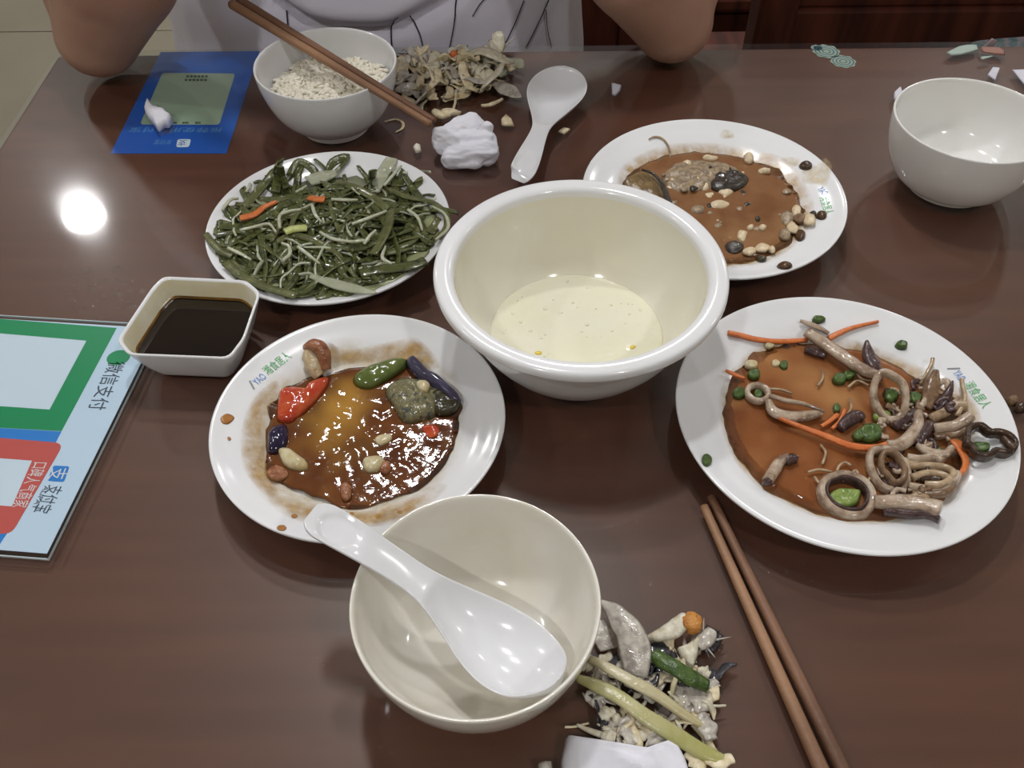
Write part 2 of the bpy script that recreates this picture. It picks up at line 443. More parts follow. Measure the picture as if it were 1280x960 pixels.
def small_bowl(x, y, lab, mat, prof=BWP):
    t = empty('rice_bowl', (x, y, ZT), lab, 'bowl', 'small white rice bowls')
    mk('bowl_body', lathe(prof, (x, y, ZT), 128, 4), mat, t)
    return t
small_bowl(-.0182, .2033, 'empty small bowl nearest the viewer with a white spoon lying in it', CREAMSTAIN)
small_bowl(-.1493, .6837, 'small white bowl half full of cooked rice under wooden chopsticks', CERAMIC)
small_bowl(.3435, .5927, 'empty small white bowl standing alone at the right of the table', CREAM, CUPP)

BGP = [(0, .0060), (.030, .0060), (.0345, .001), (.0365, 0), (.0390, .001), (.0400, .006), (.0520, .0150), (.0650, .0330), (.0740, .0520), (.0790, .0640), (.0850, .0688),
       (.0869, .0708), (.0875, .0735), (.0870, .0758), (.0850, .0770), (.0805, .0770), (.0775, .0762), (.0758, .0745), (.0750, .0715)]
BGI = [(.0750, .0715), (.0738, .0640), (.0705, .0500), (.0650, .0360), (.0575, .0240), (.0460, .0155), (.030, .0110), (0, .0100)]
BX, BY = .0406, .4102
t = empty('soup_bowl', (BX, BY, ZT), 'large white serving bowl with a thick rolled rim in the middle', 'bowl')
def shell(prof, c, closed_low):
    g = lathe(prof, c, 144, 4); return g[0], g[1][:-2]+[g[1][-2 if closed_low else -1]]
mk('bowl_body', shell(BGP, (BX, BY, ZT), True), CERAMIC, t)
mk('inner_face', shell(BGI, (BX, BY, ZT), False), M('bounce_tinted_porcelain', (232, 228, 214), (226, 220, 200), rough=.12, sc=16, bump=.03, bsc=200, coat=.2), t)  # cream tint paints in the warm light bounced up from the soup

# ------------------------------------------------------------------ diner, seats behind the table
SKIN = M('skin', (180, 142, 121), (168, 128, 108), rough=.5, sc=18, sss=.15, bump=.08, bsc=260)
SHIRT = M('grey_lilac_cotton', (232, 229, 240), (224, 221, 234), rough=.9, sc=12, bump=.15, bsc=900)
SHORTS = M('dark_navy_cloth', (40, 42, 56), (32, 34, 46), rough=.9, sc=30)
HAIR = M('black_hair', (22, 19, 18), (12, 10, 10), rough=.45, sc=60, stretch=(1, 1, .15))
EYEW = M('eye_white', (225, 222, 216), rough=.2); EYED = M('eye_dark', (30, 20, 16), rough=.15); LIPS = M('lips', (150, 84, 76), rough=.45)
LINEB = M('dark_print', (36, 36, 48), rough=.8)
RUBB = M('dark_shoe_rubber', (38, 36, 36), rough=.7)

PX, PY = -.150, 1.03
man = empty('person', (PX, PY, 0), 'person in grey shirt sitting across the table, both elbows resting on it', 'person')
EL, ER = Vector((-.366, .774, .797)), Vector((.1470, .792, .795))
SL, SR = Vector((-.345, .99, 1.14)), Vector((.085, .99, 1.14))
WL, WR = Vector((-.262, .800, 1.03)), Vector((.006, .806, 1.03))
cap = []
C_ = lambda a, b, ra, rb: cap.append(capsule(a, b, ra, rb))
C_((PX, PY+.01, .612), (PX, PY+.02, .72), .150, .15); C_((PX, PY+.02, .72), (PX, PY-.01, 1.02), .15, .155)
for s, S in ((-1, SL), (1, SR)): C_((PX, PY-.01, 1.06), S, .12, .075)
C_((PX, PY, 1.12), (PX, PY-.06, 1.27), .065, .056)
C_((PX, PY-.05, 1.365), (PX, PY-.075, 1.40), .088, .092); C_((PX, PY-.10, 1.33), (PX, PY-.115, 1.30), .062, .046)
C_((PX, PY-.168, 1.375), (PX, PY-.185, 1.345), .010, .015)                      # nose
for s in (-1, 1): C_((PX+s*.092, PY-.055, 1.385), (PX+s*.094, PY-.060, 1.345), .014, .010)   # ears
def arm(S, E, Wr, s):
    # the elbow's point touches the glass; the fleshy upper arm and the forearm fold side by side
    C_(S, E+Vector((s*.001, .045, .05)), .068, .058); C_(E+Vector((s*.001, .045, .05)), E+Vector((0, .004, -.008)), .057, .037)
    C_(E+Vector((0, -.004, -.008)), E+Vector((-s*.034, -.004, .05)), .037, .054)
    C_(E+Vector((-s*.034, -.004, .05)), E+Vector((-s*.056, 0, .12)), .054, .047); C_(E+Vector((-s*.056, 0, .12)), Wr, .047, .029)
    C_(Wr, Wr+Vector((-s*.03, .005, .045)), .028, .032); C_(Wr+Vector((-s*.03, .005, .045)), Wr+Vector((-s*.055, .012, .075)), .032, .027)
    K = Wr+Vector((-s*.055, .012, .075))
    for q, (L1, r) in enumerate(((.036, .0085), (.040, .009), (.037, .0088), (.029, .0078))):   # fingers curl round the other hand
        a = K+Vector((0, -.026+.017*q, .012-.008*abs(q-1.5))); b = a+Vector((-s*.026, -.006, .022)); c = b+Vector((-s*L1*.7, .004, -.008)); d = c+Vector((-s*.012, .010, -.018))
        C_(a, b, r+.001, r); C_(b, c, r, r*.93); C_(c, d, r*.93, r*.8)
    a = Wr+Vector((-s*.02, -.022, .03)); b = a+Vector((-s*.014, -.022, .026)); c = b+Vector((-s*.018, -.006, .026)); C_(a, b, .013, .011); C_(b, c, .011, .009)
arm(SL, EL, WL, -1); arm(SR, ER, WR, 1)
for s in (-1, 1):
    h, k, a = Vector((PX+s*.09, PY, .556)), Vector((PX+s*.13, PY-.40, .545)), Vector((PX+s*.13, PY-.33, .09))
    C_(h, k, .085, .058); C_(k, a, .055, .038); C_(a, a+Vector((0, -.14, -.045)), .038, .03)
body, _ = melt('body', cap, .0055, SKIN, man, 5)
for s in (-1, 1):
    e = mk('eye', chunk((PX+s*.033, PY-.148, 1.385), (.014, .010, .009), amp=0, sub=2), EYEW, man)
    mk('iris', chunk((PX+s*.033, PY-.1555, 1.384), (.006, .0035, .006), amp=0, sub=2), EYED, e)
    mk('eyebrow', sweep([(PX+s*.016, PY-.158, 1.407), (PX+s*.034, PY-.157, 1.413), (PX+s*.054, PY-.146, 1.407)], .003, .004, 8), HAIR, man)
mk('mouth', sweep([(PX-.024, PY-.150, 1.312), (PX, PY-.163, 1.314), (PX+.024, PY-.150, 1.312)], [.003, .007, .003], [.003, .006, .003], 10), LIPS, man)
hair = []
for i in range(420):
    u = rnd.random(); a = rnd.random()*2*PI; el = math.acos(1-u*1.05)
    d = Vector((math.sin(el)*math.cos(a), math.sin(el)*math.sin(a), math.cos(el)))
    if d.y < -.45 and d.z < .62: continue
    p = Vector((PX, PY-.062, 1.388))+Vector((d.x*.096, d.y*.096, d.z*.102)); t = Vector((d.y*.3+rnd.uniform(-.4, .4), -d.x*.3-.5, -.6)); t -= d*t.dot(d); t.normalize()
    hair.append(sweep([p-t*.012, p+d*.008, p+t*.022+d*.003], [.005, .006, .001], [.004, .005, .001], 4, 5))
mk('hair', join(*hair), HAIR, man)
# shirt and shorts
def wrinkle(v):
    g = 0.0
    if v.y < PY and abs(v.x+.14) < .16:                # the fold across the belly
        d = v.z-(.752+.020*((v.x+.14)/.075)**2); g = -.013*math.exp(-(d/.007)**2)+.008*math.exp(-((d-.02)/.010)**2)
    return g+.010*abs(noise.noise(Vector((v.x*7+1, v.y*7, v.z*11))))+.006*noise.noise(Vector((v.x*19, v.y*19, v.z*9)))
sc_ = [capsule((PX-.055, PY-.015, .648), (PX-.055, PY-.005, .74), .182, .178), capsule((PX+.055, PY-.015, .648), (PX+.055, PY-.005, .74), .182, .178),
       capsule((PX, PY, .74), (PX, PY-.01, 1.04), .19, .165)]
for S, E in ((SL, EL), (SR, ER)):
    sc_ += [capsule((PX, PY-.01, 1.07), S, .130, .086), capsule(S, S.lerp(E+Vector((0, .045, .05)), .55), .086, .083)]
shirt, (shv, shf) = melt('shirt', sc_, .006, SHIRT, man, 5, wrinkle)
tree = BVHTree.FromPolygons(shv, shf)
def on_shirt(px, py):
    h = tree.ray_cast(CO, pixel_ray(px, py)); return h[0]+h[1]*.0015 if h[0] else None
for Pp in ([(490, 62), (489, 42), (491, 26), (497, 20)], [(530, 62), (524, 40), (512, 18)], [(561, 62), (566, 36), (572, -6)], [(656, 60), (672, 28), (686, -4)],
           [(688, 60), (683, 36), (681, 12)], [(628, 60), (642, 30), (654, 0)], [(370, 60), (362, 40), (358, 14)], [(590, 20), (600, 4), (612, -8)]):
    Q = [on_shirt(*q) for q in cr(Pp, 14)]; Q = [q for q in Q if q]
    if len(Q) > 3: mk('printed_line', sweep([tuple(q) for q in Q], .0007, .0004, 18, 6), LINEB, man)
sh = []
for s in (-1, 1):
    h, k = Vector((PX+s*.09, PY+.01, .558)), Vector((PX+s*.125, PY-.34, .545)); sh.append(capsule(h, k, .096, .080))
sh.append(capsule((PX-.06, PY+.02, .608), (PX+.06, PY+.02, .608), .15, .15))
melt('shorts', sh, .010, SHORTS, man, 3)
for s in (-1, 1):
    a = Vector((PX+s*.13, PY-.36, .03)); mk('shoe', capsule(a+Vector((0, .05, .02)), a+Vector((0, -.13, .005)), .047, .036), RUBB, man)

def chair(loc, rz, lab, mat, seatmat, back=True):
    t = empty('dining_chair', loc, lab, 'chair'); m = Matrix.Translation(loc) @ Matrix.Rotation(rz, 4, 'Z')
    B = lambda c, s, b=.004: xform(box(c, s, 0, b), m)
    mk('seat', B((0, 0, .44), (.43, .42, .03), .008), mat, t, False)
    if seatmat: mk('cushion', B((0, -.01, .47), (.40, .39, .035), .014), seatmat, t)
    for sx in (-1, 1):
        for y, zz in ((-.18, .425), (.19, .425)): mk('leg', B((sx*.185, y, zz/2+.004), (.038, .038, zz-.006)), mat, t, False)
        mk('rail', B((sx*.185, .005, .2), (.02, .34, .03)), mat, t, False)
        mk('back_post', B((sx*.195, .195, .72), (.036, .032, .56)), mat, t, False)
    mk('backrest', B((0, .197, .725), (.352, .02, .51)), mat, t, False)
    mk('top_rail', B((0, .197, 1.0), (.42, .034, .045)), mat, t, False)
    return t
chair((PX+.135, 1.10, 0), 0, 'dark maroon wooden chair behind the person in the grey shirt', WOODC, None)
CUSH = M('grey_cushion_cloth', (112, 116, 120), (98, 102, 108), rough=.9, sc=40)
oc = chair((.49, 1.74, 0), 0, 'orange-brown chair with a grey cushion, glimpsed past the right elbow', WOODC, CUSH)
mk('underseat_shade_panel', box((.49, 1.545, .22), (.40, .016, .40), 0, .002), WOODC, oc, False)  # dark board added to stand in for the shadow under the seat
mk('front_strut', sweep([(.300, 1.50, .435), (.318, 1.49, .34), (.345, 1.48, .21), (.36, 1.48, .004)], .016, .012, 14, 10, p=.8), WOODL, oc)

bn = empty('wooden_bench', (.77, 1.06, 0), 'dark red-brown wooden bench with a broad solid back, right beyond the table', 'bench')
mk('back_panel', box((.77, 1.02, .775), (.93, .022, .17), 0, .003), WOODC, bn, False)
mk('bottom_rail', box((.77, 1.02, .665), (.93, .035, .05), 0, .004), WOODC, bn, False)
mk('top_rail', box((.77, 1.02, .875), (.99, .045, .04), 0, .006), WOODC, bn, False)
for x in (.305, 1.235): mk('post', box((x, 1.02, .43), (.045, .045, .86), 0, .004), WOODC, bn, False)
mk('seat', box((.77, 1.235, .43), (.95, .39, .035), 0, .006), WOODC, bn, False)
for x in (.32, 1.22): mk('front_leg', box((x, 1.40, .207), (.045, .045, .41), 0, .004), WOODC, bn, False)

# patterned cloth pouch hanging over the bench's rail at the table's far edge
PAT = M('teal_patterned_cloth', (62, 82, 88), (112, 100, 106), rough=.85, sc=150, c3=(70, 88, 84), lo=.4, hi=.6, detail=2)
PINKC = M('pale_pink_tape', (150, 126, 128), rough=.8)
pa, pb = Vector((.425, .862, 0)), Vector((.62, .868, 0))
t = empty('cloth_pouch', (.52, .865, .44), 'teal patterned cloth pouch standing just past the table edge at the right', 'bag')
top = [(.452, .728), (.459, .735), (.475, .737), (.53, .741), (.60, .742), (.615, .732)]
O = top+[(.62, .60), (.60, .455), (.46, .455), (.452, .60)]
V = [Vector((x, .845, z)) for x, z in O]+[Vector((x, .850, z-.004)) for x, z in O]; n = len(O)
mk('pouch_body', (V, [tuple(range(n-1, -1, -1)), tuple(range(n, 2*n))]+[(i, (i+1) % n, n+(i+1) % n, n+i) for i in range(n)]), PAT, t)
mk('tape', sweep([(.462, .8435, .50), (.466, .8435, .70), (.476, .8435, .737)], .004, .0012, 10, 6, up=Vector((0, 1, 0))), PINKC, t)
st = empty('low_stool', (.53, .90, 0), 'low dark stool holding the patterned pouch', 'stool')
mk('stool_top', box((.53, .90, .44), (.26, .14, .03), 0, .004), WOODC, st, False)
for x in (.42, .64):
    for y in (.85, .95): mk('leg', box((x, y, .2125), (.03, .03, .425), 0, .003), WOODC, st, False)

# ------------------------------------------------------------------ signs
BLUE = M('print_blue', (22, 100, 204), (16, 92, 194), rough=.4, sc=6)
BLUE2 = M('print_bright_blue', (52, 134, 214), rough=.35); GREEN = M('print_green', (30, 150, 92), (24, 142, 86), rough=.35, sc=5)
REDP = M('print_coral_red', (214, 92, 84), rough=.35); PALE = M('print_pale_blue_white', (214, 228, 244), rough=.35)
WHP = M('print_white', (224, 232, 242), rough=.4); INK = M('print_grey_ink', (70, 78, 92), rough=.5); WHI = M('print_white_ink', (236, 226, 224), rough=.5)
PANELG = M('print_pale_green_panel', (178, 196, 178), (168, 188, 168), rough=.45, sc=6); LBLUE = M('print_light_blue_ink', (96, 154, 214), rough=.5); DGREEN = M('print_dark_green_ink', (40, 72, 52), rough=.5)

def flat(pix, h0, th):         # a printed sheet whose corners stand at these places of the table
    return prism([at(x, y, h0) for x, y in pix], ZT+h0, ZT+h0+th)
def wtext(s, pxa, pxb, h, up_hint, height, thick=.0001):
    """writing from table place pxa to pxb (left end to right end of its base line)"""
    a, b = at(*pxa, h), at(*pxb, h); ex = (b-a); w = ex.length; ex.normalize()
    ey = Vector((0, 0, 1)).cross(ex)
    if ey.dot(Vector(up_hint)) < 0: ey = -ey
    return text_geo(s, a, ex, ey, height, thick, w)

SH = .0002
EDGEM = M('clear_plastic_edge', (196, 204, 206), rough=.15)
B_, T_ = Vector((-.2542, .2597)), Vector((-.2367, .4395)); ev = (T_-B_).normalized(); eu = Vector((-ev.y, ev.x))
sg = empty('payment_sign', (-.33, .36, ZT), 'laminated sign with green and red printed panels at the left table edge', 'sign')
def sq(u0, v0, u1, v1, z0, z1):    # u leftwards from the right edge, v away from the bottom edge
    P = [B_+eu*u+ev*v for u, v in ((u0, v0), (u0, v1), (u1, v1), (u1, v0))]; return prism(P, ZT+z0, ZT+z1)
mk('print_sheet', sq(.003, .004, .165, .1795, SH, .0006), PALE, sg, False)
hs = .0006
mk('green_panel', flat([(-150, 387), (146, 410), (77, 539), (-190, 524)], hs, .0001), GREEN, sg, False)
mk('blue_band', flat([(-190, 524), (77, 539.5), (8, 668), (-2, 683), (-250, 665)], hs, .0001), BLUE2, sg, False)
def rounded(pix, rad):
    out = []; n = len(pix)
    for i in range(n):
        p = Vector(pix[i]); a = Vector(pix[i-1]); b = Vector(pix[(i+1) % n])
        da = (a-p).normalized()*rad; db = (b-p).normalized()*rad
        for k in range(6):
            u = k/5; out.append(tuple((p+da)*(1-u)**2+p*2*u*(1-u)+(p+db)*u*u))
    return out
mk('red_card', flat(rounded([(-150, 535), (80, 554), (14, 668), (-190, 655)], 12), hs+.0001, .0001), REDP, sg, False)
mk('white_panel', flat([(-105, 408), (108, 426), (62, 512), (-125, 499)], hs+.0001, .0001), WHP, sg, False)
mk('white_panel', flat([(-90, 566), (40, 576), (15, 633), (-105, 624)], hs+.0002, .0001), WHP, sg, False)
h2 = hs+.0001
E_r = (ev*-1)                   # reading direction runs towards the viewer, glyph tops point right
mk('lettering', wtext('微信支付', (138, 452), (111, 512), h2, (1, 0, 0), .0125), INK, sg, False)
mk('lettering', wtext('支付宝', (63, 606), (43, 640), h2, (1, 0, 0), .0105), INK, sg, False)
mk('lettering', wtext('ALIPAY', (56, 607), (39, 636), h2, (1, 0, 0), .0042), INK, sg, False)
mk('lettering', wtext('口碑人气商家', (44, 578), (16, 634), hs+.0002, (1, 0, 0), .0098), WHI, sg, False)
mk('logo', flat(rounded([(67, 582), (87, 583), (80, 602.5), (59, 601)], 3), h2, .0001), BLUE2, sg, False)
mk('logo_mark', wtext('支', (66.5, 585), (60.5, 600), h2+.0001, (1, 0, 0), .0115), WHI, sg, False)
cen = at(148, 447, h2)
mk('logo', prism([(cen.x+.0075*math.cos(a*PI/12), cen.y+.0068*math.sin(a*PI/12)) for a in range(24)], ZT+h2, ZT+h2+.0001), GREEN, sg, False)
lam = [B_+eu*u+ev*v for u, v in ((0, 0), (0, .1825), (.1685, .1825), (.1685, 0))]
mk('laminate', ([(q.x, q.y, ZT+.00135) for q in lam], [(0, 1, 2, 3)]), ACRYL, sg, False)
for (u0, v0, u1, v1) in ((0, 0, .0007, .1825), (.0007, 0, .1685, .0007), (.0007, .1818, .1685, .1825)): mk('laminate_edge', sq(u0, v0, u1, v1, .0001, .00135), EDGEM, sg, False)

# blue sign under the glass, reading from the far side
bh = -.0053
bs = empty('blue_payment_sign', at(230, 130, bh), 'blue sign under the glass beside the left elbow, with a crumpled tissue scrap on it', 'sign')
mk('print_sheet', flat([(138, 192), (283, 192), (324.5, 64), (201, 65)], bh, .0001), BLUE, bs, False)
mk('pale_panel', flat(rounded([(203, 91), (294, 92), (274, 156), (175, 155.5)], 4), bh+.0001, .00005), PANELG, bs, False)
b2 = bh+.00012
mk('lettering', wtext('推荐使用支付宝', (279, 160), (163, 160), b2, (0, -1, 0), .0082), LBLUE, bs, False)
mk('logo', flat(rounded([(222, 174), (239, 174), (236, 184), (220, 184)], 3), b2, .00005), WHP, bs, False)
mk('logo_mark', wtext('支', (234.5, 175.5), (223.5, 175.5), b2+.00006, (0, -1, 0), .0098), BLUE, bs, False)
mk('lettering', wtext('支付宝', (216, 175.5), (194, 175.5), b2, (0, -1, 0), .0075), LBLUE, bs, False)
for q, (xa, xb, y) in enumerate(((233, 261, 95.5), (231, 260, 100), (216, 221, 153.5), (228, 236, 153.5), (244, 251, 153.5))):
    dash = [flat([(xa+(xb-xa)*k/6, y-1.3), (xa+(xb-xa)*(k+.7)/6, y-1.3), (xa+(xb-xa)*(k+.7)/6, y+1.3), (xa+(xb-xa)*k/6, y+1.3)], bh+.00016, .00004) for k in range(6)]
    mk('small_print', join(*dash), DGREEN, bs, False)

# plate rim marks: grey stroke, blue letters, four green characters
PBL = M('glaze_blue', (96, 142, 204), rough=.2); PGR = M('glaze_green', (98, 176, 112), rough=.2); PGY = M('glaze_grey', (150, 150, 156), rough=.2)
def rim_mark(D, plate, grey, blue, green):
    def put(name, g, mt):
        V = [Vector((v.x, v.y, D.z(v.x, v.y)+.00015+(.00012 if i % 2 else 0))) for i, v in enumerate(g[0])]
        mk(name, (V, g[1]), mt, plate, False)
    def word(s, a, b, height, flip=1):
        A, Bp = D.on(*a), D.on(*b); ex = Vector((Bp.x-A.x, Bp.y-A.y, 0)); w = ex.length; ex.normalize(); ey = Vector((-ex.y, ex.x, 0))*flip
        return text_geo(s, (A.x, A.y, 0), ex, ey, height, 0, w)
    if grey: A, Bp = D.on(*grey[0]), D.on(*grey[1]); put('rim_stroke', sweep([tuple(A), tuple(A.lerp(Bp, .5)), tuple(Bp)], .0005, .0001, 6, 4), PGY)
    if blue: put('rim_lettering', word('YAO', *blue, .0068), PBL)
    if green: put('rim_lettering', word('湘食居人', *green, .0072), PGR)
pl = [o for o in bpy.data.objects if o.name.startswith('dinner_plate')]
pl.sort(key=lambda o: o.name)
rim_mark(BRA, pl[1], ((312, 476), (318, 487)), ((322, 482), (334, 472)), ((335, 469), (365, 446)))
rim_mark(SQU, pl[2], ((1184, 461), (1200, 460.5)), ((1190, 466), (1199, 477)), ((1204, 480), (1229, 511)))
rim_mark(FIS, pl[3], None, ((1021, 236), (1028, 244)), ((1024, 247), (1032, 268)))

# stickers and paper bits at the table's far right
STB = M('sticker_teal', (52, 90, 106), rough=.5); STW = M('sticker_pale', (160, 174, 164), rough=.5); PINK = M('sticker_salmon', (150, 108, 96), rough=.6)
def swirl(c, r, name, parent):
    c = Vector(c); g = []
    g.append(prism([(c.x+r*math.cos(a*PI/16)*(1+.07*math.cos(a*PI/2)), c.y+r*math.sin(a*PI/16)*(1+.07*math.cos(a*PI/2))) for a in range(32)], ZT-.0052, ZT-.00515))
    mk(name, g[0], STW, parent, False)
    rings = [sweep([(c.x+r*k*math.cos(a*PI/10), c.y+r*k*math.sin(a*PI/10), ZT-.0051) for a in range(20)], r*.045, .00005, 40, 4, closed=True) for k in (.28, .55, .82)]
    mk('swirl_line', join(*rings), STB, parent, False)
cst = empty('cloud_sticker', at(1043, 70, -.005), 'teal and pale swirl sticker under the glass by the far edge', 'sticker')
swirl(at(1033, 64, -.005), .0125, 'swirl', cst); swirl(at(1054, 76.5, -.005), .0115, 'swirl', cst); swirl(at(1021, 59.5, -.005), .0055, 'swirl', cst)
PAPER = M('white_paper', (206, 204, 212), (196, 194, 204), rough=.85, sc=30)
def bit(name, pix, mat, lab, cat, th=.0012, h=0.0, grp=None, amp=.0006, seed=0, smooth=False, pw=8):
    g = blob([at(x, y, h) for x, y in pix], lambda x, y: ZT+h, th, n=40, K=6, pw=pw, amp=amp, fr=160, seed=seed, smooth=smooth)
    return tag(mk(name, g, mat), lab, cat, grp)
bit('sticker_scrap', [(1182, 66), (1190, 62), (1198, 58), (1210, 56), (1222, 56), (1224, 62), (1216, 65), (1200, 69), (1188, 69.5)], STW, 'pale green leaf-shaped paper scrap at the table far edge', 'paper')
bit('sticker_scrap', [(1225, 59), (1249, 59.5), (1256, 64), (1256, 69), (1243, 68), (1228, 65)], PINK, 'salmon pink paper scrap beside the pale green leaf-shaped one', 'paper')
bit('paper_scrap', [(1225, 72), (1242, 70.5), (1236, 73), (1227, 75)], STW, 'thin pale paper sliver below the salmon pink scrap', 'paper')
bit('paper_scrap', [(1241, 84), (1250, 85), (1244, 101), (1234, 94)], PAPER, 'small white four-sided paper scrap behind the right bowl', 'paper')
bit('paper_scrap', [(1265, 87), (1300, 86), (1300, 115), (1280, 106)], PAPER, 'white paper scrap cut by the right edge of the picture', 'paper')
bit('paper_scrap', [(1117, 117), (1125, 110), (1128, 118), (1122, 128), (1117, 125)], PAPER, 'tiny white paper flake touching the left of the right bowl', 'paper', th=.003)

# ------------------------------------------------------------------ sauce dish
CREAMIN = M('soy_stained_porcelain', (228, 222, 200), (214, 204, 168), rough=.14, sc=40, coat=.3)
SOY = M('soy_sauce', (26, 15, 10), (20, 11, 8), rough=.04, sc=20, coat=.5); AMBER = M('soy_film', (120, 84, 26), (88, 58, 18), rough=.1, sc=90)
RIM = [at(*q, .030) for q in ((204, 346), (308, 351), (326, 366), (306, 424), (287, 449), (160, 444), (146, 426), (190, 360))]
dc = sum(RIM, Vector((0, 0, 0)))/8
dt = empty('sauce_dish', (dc.x, dc.y, ZT), 'square white dish with cut corners, half full of soy sauce', 'dish')
def octo(k, h):
    out = [];
    for q in RIM: out.append(Vector((dc.x+(q.x-dc.x)*k, dc.y+(q.y-dc.y)*k, ZT+.0014+h)))
    return out
def loft(L, cap0=True, cap1=True):
    V, F = [], []; n = len(L[0])
    for r in L: V += r
    for k in range(len(L)-1):
        for i in range(n): F.append((k*n+i, k*n+(i+1) % n, (k+1)*n+(i+1) % n, (k+1)*n+i))
    if cap0: F.append(tuple(range(n)))
    if cap1: F.append(tuple(range(len(V)-n, len(V))))
    return V, F
def rnd8(k, h):                # softened octagon outline
    O = octo(k, h); out = []
    for i in range(8):
        p, a, b = O[i], O[i-1], O[(i+1) % 8]; r = .0045
        da = (a-p).normalized()*r; db = (b-p).normalized()*r
        for q in range(4):
            u = q/3; out.append((p+da)*(1-u)**2+p*2*u*(1-u)+(p+db)*u*u)
    return out
mk('dish_body', loft([rnd8(.66, .0012), rnd8(.68, 0), rnd8(.72, 0), rnd8(.74, .0015), rnd8(.84, .010), rnd8(.95, .022), rnd8(.99, .0272), rnd8(1.0, .0284), rnd8(.995, .0292), rnd8(.965, .0292), rnd8(.945, .0280)], True, False), CERAMIC, dt)
mk('inner_face', loft([rnd8(.945, .0280), rnd8(.925, .0262), rnd8(.87, .018), rnd8(.80, .0095), rnd8(.74, .0058), rnd8(.60, .0045)], False, True), CREAMIN, dt)
so = mk('soy_sauce', loft([rnd8(.62, .0052), rnd8(.78, .0088), rnd8(.846, .0150), rnd8(.835, .0152)], True, True), SOY, None, False)
tag(so, 'dark soy sauce filling half of the square white dish', 'sauce', kind='stuff')
tag(mk('soy_film', loft([rnd8(.846, .01505), rnd8(.858, .0168), rnd8(.853, .0170), rnd8(.838, .0153)], False, False), AMBER), 'amber film of soy left on the inner face above the dark sauce', 'sauce', kind='stuff')

# ------------------------------------------------------------------ spoons
def spoon(name, path, bowl_w, neck_w, end_w, depth, lab, upv=Vector((0, 0, 1)), tipup=.0):
    """path: 3-D points from the bowl's tip to the handle's end along the upper edge"""
    n = 110; D_ = [Vector(q) for q in cr([tuple(p) for p in path], 400)]
    C = [D_[min(400, round(400*(.5-.5*math.cos(PI*k/n))))] for k in range(n+1)]; L = [0]
    for a, b in zip(C, C[1:]): L.append(L[-1]+(b-a).length)
    tot = L[-1]; V, F = [], []; W = 21
    def width(u):
        if u < .42: return bowl_w/2*max(.02, math.sin(PI*min(1, (u/.42)*.5+0))**.55)*(1 if u < .24 else 1)
        return None
    ws = []
    for l in L:
        u = l/tot
        if u < .20: w = bowl_w/2*math.sqrt(max(0, 1-((.20-u)/.20)**2))
        elif u < .60: k = (u-.20)/.40; k = k*k*(3-2*k); w = bowl_w/2*(1-k)+neck_w/2*k
        elif u < .94: k = (u-.60)/.34; k = k*k*(3-2*k); w = neck_w/2*(1-k)+end_w/2*k
        else: k = (u-.94)/.06; w = end_w/2*math.sqrt(max(0.0, 1-.72*k*k))
        ws.append(max(w, .0012))
    for side in (0, 1):        # upper skin, then under skin
        for k, c in enumerate(C):
            t = (C[min(k+1, n)]-C[max(k-1, 0)]).normalized(); s = t.cross(upv).normalized(); uu = s.cross(t)
            u = L[k]/tot
            if u < .54: d = depth*math.sin(PI*min(1, (u+.03)/.57))**.8
            else: d = 0
            d = max(d, depth*.11*(1-max(0, u-.82)/.18) if u > .3 else 0)
            pad = .0012*math.exp(-((u-.90)/.07)**2)
            for i in range(W):
                x = -1+2*i/(W-1); y = -d*(1-abs(x)**2.4)-pad*(1-x**6)
                if side: y = -d*(1-abs(x)**2.6)-(.0030-.0010*abs(x)**3)-pad*.2
                if not side:                           # the thumb rest: a shallow oval sunk into the handle's end
                    q = ((u-.885)/.075)**2+(x/.80)**2; y -= .0011/(1+math.exp(min(50, (q-1)*9)))
                V.append(c+s*ws[k]*x*(1.0 if not side else .99)+uu*y)
    m = n+1
    for side in (0, 1):
        o = side*m*W
        for k in range(n):
            for i in range(W-1): F.append((o+k*W+i, o+k*W+i+1, o+(k+1)*W+i+1, o+(k+1)*W+i))
    o = m*W
    for k in range(n):
        F.append((k*W, (k+1)*W, o+(k+1)*W, o+k*W)); F.append((k*W+W-1, o+k*W+W-1, o+(k+1)*W+W-1, (k+1)*W+W-1))
    for k in (0, n):
        for i in range(W-1): F.append((k*W+i, o+k*W+i, o+k*W+i+1, k*W+i+1))
    ob = mk(name, (V, F), SPOONW)
    bv = ob.modifiers.new('b', 'SUBSURF'); bv.levels = 1; bv.render_levels = 1
    return tag(ob, lab, 'spoon', 'white soup spoons')
spoon('soup_spoon', [at(697, 850, .0425), at(655, 826, .0365), at(585, 772, .0390), at(520, 722, .0520), at(450, 676, .0685), at(388, 640, .0755)], .0435, .0175, .0205, .0120,
      'white spoon lying in the empty near bowl, handle over its rim', Vector((.12, .1, 1)).normalized())
spoon('soup_spoon', [at(706, 82, .016), at(696, 110, .0145), at(680, 150, .0145), at(664, 187, .019), at(655, 208, .018), at(647, 226, .0100)], .052, .0150, .0215, .0125,
      'white spoon lying face up on the table behind the soup bowl')

